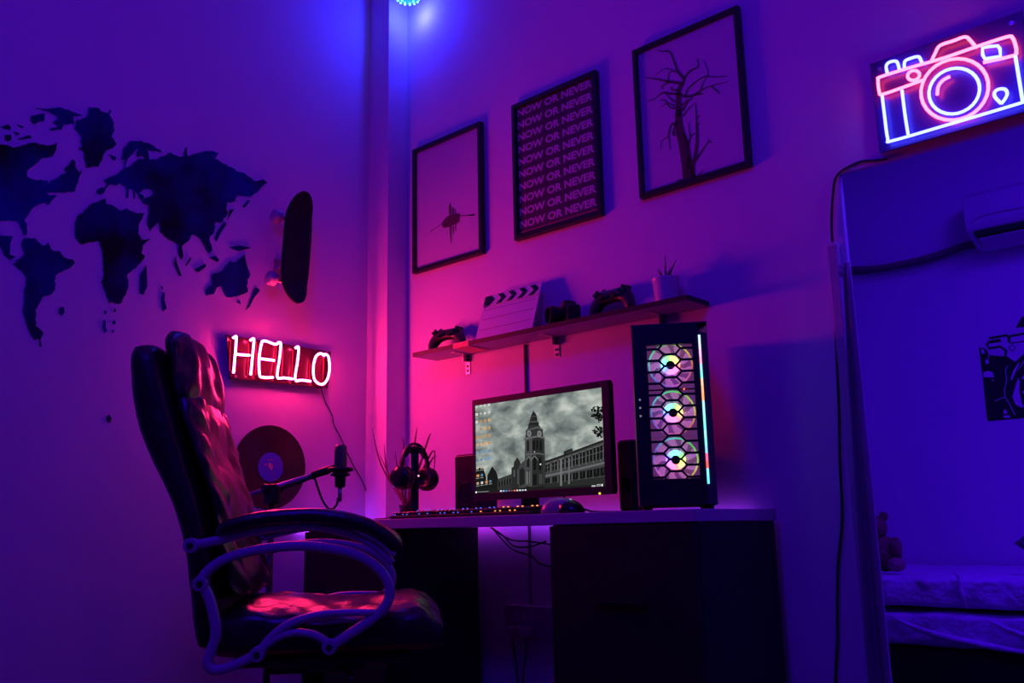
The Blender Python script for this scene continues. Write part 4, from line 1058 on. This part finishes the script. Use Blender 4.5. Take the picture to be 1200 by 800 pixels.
# armrests: near one traced, far one mirrored
c3 = (130,360,1.8175)
def arm(vs, mirror):
    va = -.285; th = .028
    sg = -1 if mirror else 1
    def P2(pts): return [Vector((ch(*q, va)[0], va, ch(*q, va)[1])) for q in T(c3, pts)]
    def fix(o_mb):
        if mirror:
            for v in o_mb.v: v.y = -v.y
        return o_mb
    def bar(name, pts, wd_, closed=False):
        P = smooth_path(P2(pts), 5); n = len(P); secs = []
        for i in range(n):
            tt = (P[min(i+1,n-1)]-P[max(i-1,0)]).normalized(); nn = tt.cross(Vector((0,1,0))).normalized()
            w_ = wd_[0]+(wd_[1]-wd_[0])*i/(n-1) if isinstance(wd_, tuple) else wd_
            sec = []
            for k in range(12):
                a = 2*math.pi*k/12; c, s_ = math.cos(a), math.sin(a)
                sec.append(P[i] + nn*(w_/2*math.copysign(abs(c)**.6, c)) + Vector((0, th/2*math.copysign(abs(s_)**.6, s_), 0)))
            secs.append(sec)
        return fix(MB().loft(secs)).build(name, ARMM, t, smooth=True)
    bar('arm_rail', [(165,508),(200,502),(240,493),(300,478),(360,468),(430,466),(500,480),(560,508),(600,545)], (.020,.016))
    bar('arm_loop', [(186,590),(210,558),(250,533),(320,515),(400,508),(470,514),(530,530),(575,562),(594,600),(585,635),(550,668),(505,698),(465,724)], (.020,.021))
    bar('arm_strut', [(190,587),(206,610),(218,650),(224,695),(214,730),(206,755),(222,772),(262,762),(313,738)], (.020,.020))
    bar('arm_brace', [(313,738),(345,700),(385,672),(440,655),(500,650),(560,650)], (.020,.014))
    bar('arm_brace', [(313,740),(340,712),(380,694),(420,694),(450,706),(467,724)], (.016,.016))
    for q in ((172,507),(192,588),(313,738),(466,722)):
        u0, z0_ = ch(*T(c3,[q])[0], va)
        fix(MB().lathe([(.0135,-th/2-.003),(.015,-th/2),(.015,th/2)], (u0,va,z0_), 20, 'y')).build('bolt_boss', ARMM, t, smooth=False)
        fix(MB().lathe([(.0065,-th/2-.006),(.0065,-th/2-.001)], (u0,va,z0_), 12, 'y')).build('bolt', BLK, t)
    # pad
    P = smooth_path(P2([(225,482),(262,464),(330,450),(420,444),(500,452),(560,472),(598,498),(614,520)]), 5); n = len(P); secs = []
    for i in range(n):
        tt = (P[min(i+1,n-1)]-P[max(i-1,0)]).normalized(); nn = tt.cross(Vector((0,1,0))).normalized(); q = i/(n-1)
        k_ = min(1, (q/.12)**.5 if q < .12 else 1, ((1-q)/.10)**.5 if q > .9 else 1); k_ = max(k_, .25)
        secs.append([P[i] + nn*(.0165*k_*math.copysign(abs(math.cos(a))**.7, math.cos(a))) + Vector((0, .034*k_*math.copysign(abs(math.sin(a))**.7, math.sin(a)), 0)) for a in [2*math.pi*k/16 for k in range(16)]])
    fix(MB().loft(secs)).build('arm_pad', LEATHER, t, smooth=True, disp=(.04,.004))
arm(0, False); arm(0, True)
# base
MB().box((-.10,-.09,.415),(.12,.09,.446)).build('tilt_mechanism', BLK, t, bevel=.01)
MB().tube([(0,0,.10),(0,0,.42)], .025, 18).build('gas_lift', DKMETAL, t, smooth=True)
MB().tube([(.06,-.05,.43),(.10,-.22,.425),(.10,-.26,.425)], .006, 8).build('tilt_lever', DKMETAL, t, smooth=True)
MB().lathe([(.04,.07),(.045,.12),(.03,.14)], n=20).build('base_hub', BLK, t)
for k in range(5):
    a = R(20+72*k); c, s_ = math.cos(a), math.sin(a)
    lg = MB().tube([(.03*c,.03*s_,.105),(.16*c,.16*s_,.095),(.29*c,.29*s_,.075)], [.026,.022,.016], 10, flat=.8).build('leg', BLK, t, smooth=True)
    cs = MB()
    for sg in (-1, 1): cs.tube([(.29*c-s_*.008*sg,.29*s_+c*.008*sg,.027),(.29*c-s_*.024*sg,.29*s_+c*.024*sg,.027)], .027, 18)
    o = cs.build('caster', BLKG, t); o.parent = lg

# ------------------------------------------------------------------ what hangs at the edge of the opening
ex = at(981,290,1,-.02)
t = thing('wall_cable', 'long black cable hanging down the wall beside the pale post', 'cable', at(985,640,1,-.01))
MB().tube(smooth_path([at(x,y,1,-.012) for x,y in ((975.5,286),(977,340),(980,410),(983,480),(984,540),(986.5,590),(986,620),(982,660),(981,700),(981,750),(979,790),(978,830))],5), .0035, 6).build('cord', BLK, t, world=True, smooth=True)
t = thing('corner_post', 'tall pale plastic post standing at the edge of the opening', 'post', (ex.x,0,0))
pz = at(981,284,1,-.03).z
pxa, pxb = at(986.5,480,1,-.03).x, at(998.5,480,1,-.03).x
MB().box((pxa,-.03,0),(pxb,-.001,pz)).build('post_body', SLAB, t, world=True, bevel=.003)
MB().box((pxa-.001,-.032,pz-.010),(pxb+.001,-.001,pz+.004)).build('end_cap', CLW, t, world=True, bevel=.003)
t = thing('door_curtain', 'narrow purple-grey curtain gathered at the edge of the opening', 'curtain', (OX-.02,-.02,0))
CUR = mat('curtain_cloth', (.30,.24,.30), .85, bump=(120,.3), var=((.24,.18,.24),8,.2))
secs = []
for i in range(26):
    z = .01+(1.40-.01)*i/25; w_ = .012+.048*(1-i/25)**.7; x1_ = at(1013,490,1,-.044).x; x0_ = x1_-w_
    sec = []
    for k in range(15):
        q = k/14; sec.append(Vector((x0_+w_*q, -.046-.010*math.sin(q*9+z*1.5)*(1-.5*z/1.4), z)))
    for k in range(14,-1,-1):
        q = k/14; sec.append(Vector((x0_+w_*q, -.043-.010*math.sin(q*9+z*1.5)*(1-.5*z/1.4), z)))
    secs.append(sec)
MB().loft(secs).build('curtain_cloth', CUR, t, world=True, smooth=True)
MB().box((OX-.006,-.046,1.388),(OX-.001,-.001,1.398)).build('curtain_clip', METAL, t, world=True)

# ------------------------------------------------------------------ next room: bed, toy, air conditioner, pipe, camera decal
BY = .9
bt = at(1120,676,1,BY).z; bm_ = at(1120,716,1,BY).z; bb = at(1120,762,1,BY).z
SHEET = mat('pale_sheet', (.78,.72,.80), .7, spec=.3, bump=(11,.9,.05))
SHEET2 = mat('pale_blanket', (.74,.68,.78), .55, spec=.5, bump=(9,.9,.05))
t = thing('bed', 'low bed with two layers of pale bedding in the next room', 'bed', (2.6, BY, 0))
def softbox(name, a, b, mt, par, dispv, nx=44, ny=10, nz=5):
    mb = MB(); x0, y0, z0 = a; x1, y1, z1 = b
    secs = []
    for i in range(nx+1):
        x = x0+(x1-x0)*i/nx; sec = []
        hy, hz_ = (y1-y0)/2, (z1-z0)/2
        for k in range(40):
            q = 2*math.pi*k/40; c, s_ = math.cos(q), math.sin(q); e = 9
            sec.append(Vector((x, (y0+y1)/2+hy*math.copysign(abs(c)**(2/e), c), (z0+z1)/2+hz_*math.copysign(abs(s_)**(2/e), s_))))
        secs.append(sec)
    return mb.loft(secs).build(name, mt, par, smooth=True, world=True, sub=1, disp=dispv)
softbox('mattress', (1.2,BY,bm_+.004), (3.7,AY-.02,bt), SHEET, t, (.16,.016))
softbox('lower_mattress', (1.2,BY-.005,bb), (3.7,AY-.02,bm_-.004), SHEET2, t, (.12,.018))
mb = MB()
for k in range(5):
    x = 1.75+k*.31; P = smooth_path([(x-.12,BY-.012,bm_-.025),(x,BY-.020,bb+.055),(x+.2,BY-.016,bb+.02),(x+.34,BY-.012,bb+.008)],5)
    mb.tube(P, [.004+.007*math.sin(math.pi*i/(len(P)-1)) for i in range(len(P))], 8)
mb.build('blanket_fold', SHEET2, t, world=True, smooth=True)
MB().tube(smooth_path([at(x,y,1,BY-.004) for x,y in ((1118,671),(1124,676),(1126,690),(1130,703),(1133,713))],4), [.003]*3+[.007]*10+[.003]*4, 8).build('sheet_fold', SHEET, t, world=True, smooth=True)
MB().box((1.25,BY+.06,bb-.04),(3.65,AY-.06,bb-.0005)).build('bed_base', CAB, t, world=True)
MB().box((1.22,BY+.04,.02),(3.68,BY+.06,bb-.004)).build('side_panel', CAB, t, world=True)
for x in (1.3,3.6):
    for y in (BY+.1, AY-.1): MB().box((x-.03,y-.03,0),(x+.03,y+.03,bb-.02)).build('leg', CAB, t, world=True)
# plush toy leaning at the bed's left end
ty = BY+.16
tp = at(1036,664,1,ty)
t = thing('plush_bear', 'brown plush bear sitting on the bed beside the curtain', 'plush toy', (tp.x+.006,ty,bt+.008))
FUR = mat('brown_plush', (.42,.16,.14), .95, bump=(90,.9,.02), var=((.28,.10,.10),14,.2)); FUR2 = mat('pale_plush', (.55,.28,.24), .95, bump=(90,.9,.02))
z_ = 0
MB().ball((0,0,.062), .062, 16, 12, (1.0,.85,1.05)).build('body', FUR, t, smooth=True, disp=(.02,.008))
MB().ball((-.024,-.01,.155), .046, 16, 12).build('head', FUR, t, smooth=True, disp=(.02,.006))
MB().ball((-.018,-.052,.148), .018, 12, 8).build('muzzle', FUR2, t, smooth=True)
for sx in (-.055,.012): MB().ball((sx-.002,0,.196), .018, 10, 8, (1,.5,1)).build('ear', FUR, t, smooth=True)
for sx in (-.06,.055): MB().ball((sx,-.03,.085), .024, 12, 8, (.9,1,1.6)).build('arm', FUR, t, smooth=True)
for sx in (-.04,.060): MB().ball((sx,-.055,.026), .030, 12, 8, (1,1.5,.85)).build('leg', FUR2 if sx > 0 else FUR, t, smooth=True)
for sx in (-.034,-.004): MB().ball((sx,-.050,.170), .005, 8, 6).build('eye', BLKG, t)
# pointed cushion at the right edge
tp = at(1200,668,1,BY+.12)
t = thing('pointed_cushion', 'dark cushion with pointed corners on the bed at the photo\'s right edge', 'cushion', (tp.x+.09,BY+.14,bt+.010))
secs = []
for i in range(9):
    b = -1+i/4; y = b*.04; k_ = (1-abs(b)**2.2)*.9+.1
    sec = []
    for j in range(20):
        a = 2*math.pi*j/20; r_ = (.115 if j % 4 == 2 else (.062 if j % 4 == 0 else .085))
        sec.append(Vector((r_*k_*math.cos(a), y, .095+r_*k_*.95*math.sin(a))))
    secs.append(sec)
MB().loft(secs).build('cushion_cover', mat('dark_cushion', (.12,.07,.12), .8, bump=(60,.4)), t)
MB().ball((0,-.036,.095), .012, 10, 8, (1,.5,1)).build('button', BLKG, t, smooth=True)
# air conditioner
ay = AY-.20
p0 = at(1130,272,1,ay); p1 = at(1127,229,1,ay); 
t = thing('air_conditioner', 'white split air conditioner high on the next room\'s wall', 'air conditioner', (p0.x+.4,AY,p0.z))
ah = p1.z-p0.z
ax0, ax1 = (p0.x+p1.x)/2, (p0.x+p1.x)/2+.80
prof = [(0,ah+.02),(-.13,ah+.02),(-.19,ah-.01),(-.205,ah*.55),(-.200,.03),(-.185,0),(-.06,-.045),(0,-.045)]
MB().prism([(ax0,AY+a-.001,p0.z+b) for a,b in prof], (ax1-ax0,0,0)).build('casing', mat('ac_plastic', (.62,.62,.64), .3), t, world=True, bevel=.008, bseg=3)
MB().prism([(ax0+.03,AY-.192,p0.z-.004),(ax0+.03,AY-.075,p0.z-.045),(ax0+.03,AY-.078,p0.z-.055),(ax0+.03,AY-.195,p0.z-.014)], (ax1-ax0-.06,0,0)).build('air_slot', BLK, t, world=True)
MB().prism([(ax0+.04,AY-.165,p0.z-.030),(ax0+.04,AY-.085,p0.z-.070),(ax0+.04,AY-.088,p0.z-.074),(ax0+.04,AY-.168,p0.z-.036)], (ax1-ax0-.08,0,0)).build('louver', SLAB, t, world=True)
MB().tube(smooth_path([at(x,y,1,AY-.207) for x,y in ((1137,262),(1148,254),(1170,248),(1200,243)) ],5), .0016, 6).build('trim_line', METAL, t, world=True, smooth=True)
mb = MB(); 
MB().tube(smooth_path([at(x,y,1,AY-.03) for x,y in ((985,316),(1000,316),(1025,315),(1060,309),(1095,300),(1130,288),(1165,281),(1205,271),(1260,258))],5), .017, 10).build('pipe_bundle', mat('pipe_wrap', (.20,.10,.14), .7, bump=(60,.4)), t, world=True, smooth=True)
MB().tube(smooth_path([at(x,y,1,AY-.055) for x,y in ((985,319.5),(1010,320),(1060,312),(1100,302),(1135,290),(1205,275))],5), .006, 8).build('drain_hose', mat('hose_dark', (.07,.04,.06), .6), t, world=True, smooth=True)
# camera drawing on the wall
dz = (1130,360,5.714)
t = thing('camera_wall_decal', 'black camera drawing stuck on the next room\'s wall', 'wall decal', at(1200,440,1,AY))
DEC = mat('black_vinyl', (.006,.006,.010), .5); WV = mat('decal_gap', (.78,.78,.80), .75)
def dc(pts, y): return [at(*q, 1, y) for q in T(dz, pts)]
mb = MB()
mb.prism(dc([(98,270),(130,270),(150,285),(165,320),(290,330),(340,365),(400,310),(560,290),(560,700),(420,738),(160,762),(152,740),(125,480)], AY-.001), (0,-.001,0))
mb.prism(dc([(165,200),(290,178),(295,192),(165,215)], AY-.001), (0,-.001,0)); mb.prism(dc([(160,225),(240,210),(250,230),(150,245)], AY-.001), (0,-.001,0))
mb.prism(dc([(345,135),(385,65),(470,40),(470,128)], AY-.001), (0,-.001,0)); mb.prism(dc([(288,190),(470,155),(470,168),(310,200),(310,235),(290,230)], AY-.001), (0,-.001,0))
mb.ribbon(dc([(300,240),(400,228),(480,215)], AY-.001), .004, (0,-.001,0), (0,1,0)); mb.ribbon(dc([(150,240),(165,275),(240,262),(280,290),(275,330)], AY-.001), .010, (0,-.001,0), (0,1,0))
mb.ribbon(dc([(300,262),(325,252),(345,270),(328,292),(305,282),(300,262)], AY-.001), .003, (0,-.001,0), (0,1,0))
mb.build('drawing_ink', DEC, t, world=True)
y = AY-.0021
for p in ([(143,350),(155,345),(166,365),(158,382),(143,375)], [(128,435),(160,425),(190,435),(200,468),(130,468)], [(222,275),(240,270),(262,290),(265,318),(235,315)], [(112,280),(128,278),(138,308),(118,312)],
          [(330,420),(345,400),(360,375),(372,370),(340,440),(318,490),(310,480)], [(322,600),(345,520),(362,470),(372,500),(368,560),(385,640),(400,668),(380,670),(345,650)], [(265,690),(275,680),(290,710),(262,712)],
          [(262,725),(300,722),(310,738),(265,740)], [(178,480),(205,490),(192,494)]):
    MB().prism(dc(p, y), (0,-.0006,0)).build('highlight', WV, t, world=True)
for p in ([(205,628),(240,610),(275,602),(300,640),(340,720)], [(275,600),(268,560),(285,480),(275,420),(290,390)], [(360,420),(400,360),(440,330)], [(160,345),(170,300),(200,290)]): MB().ribbon(dc(p, y), .003, (0,-.0006,0), (0,1,0)).build('highlight', WV, t, world=True)
MB().ribbon(dc([(390,480),(430,430),(480,400)], y), .010, (0,-.0006,0), (0,1,0)).build('highlight', WV, t, world=True); MB().ribbon(dc([(395,560),(420,610),(470,640)], y), .006, (0,-.0006,0), (0,1,0)).build('highlight', WV, t, world=True)
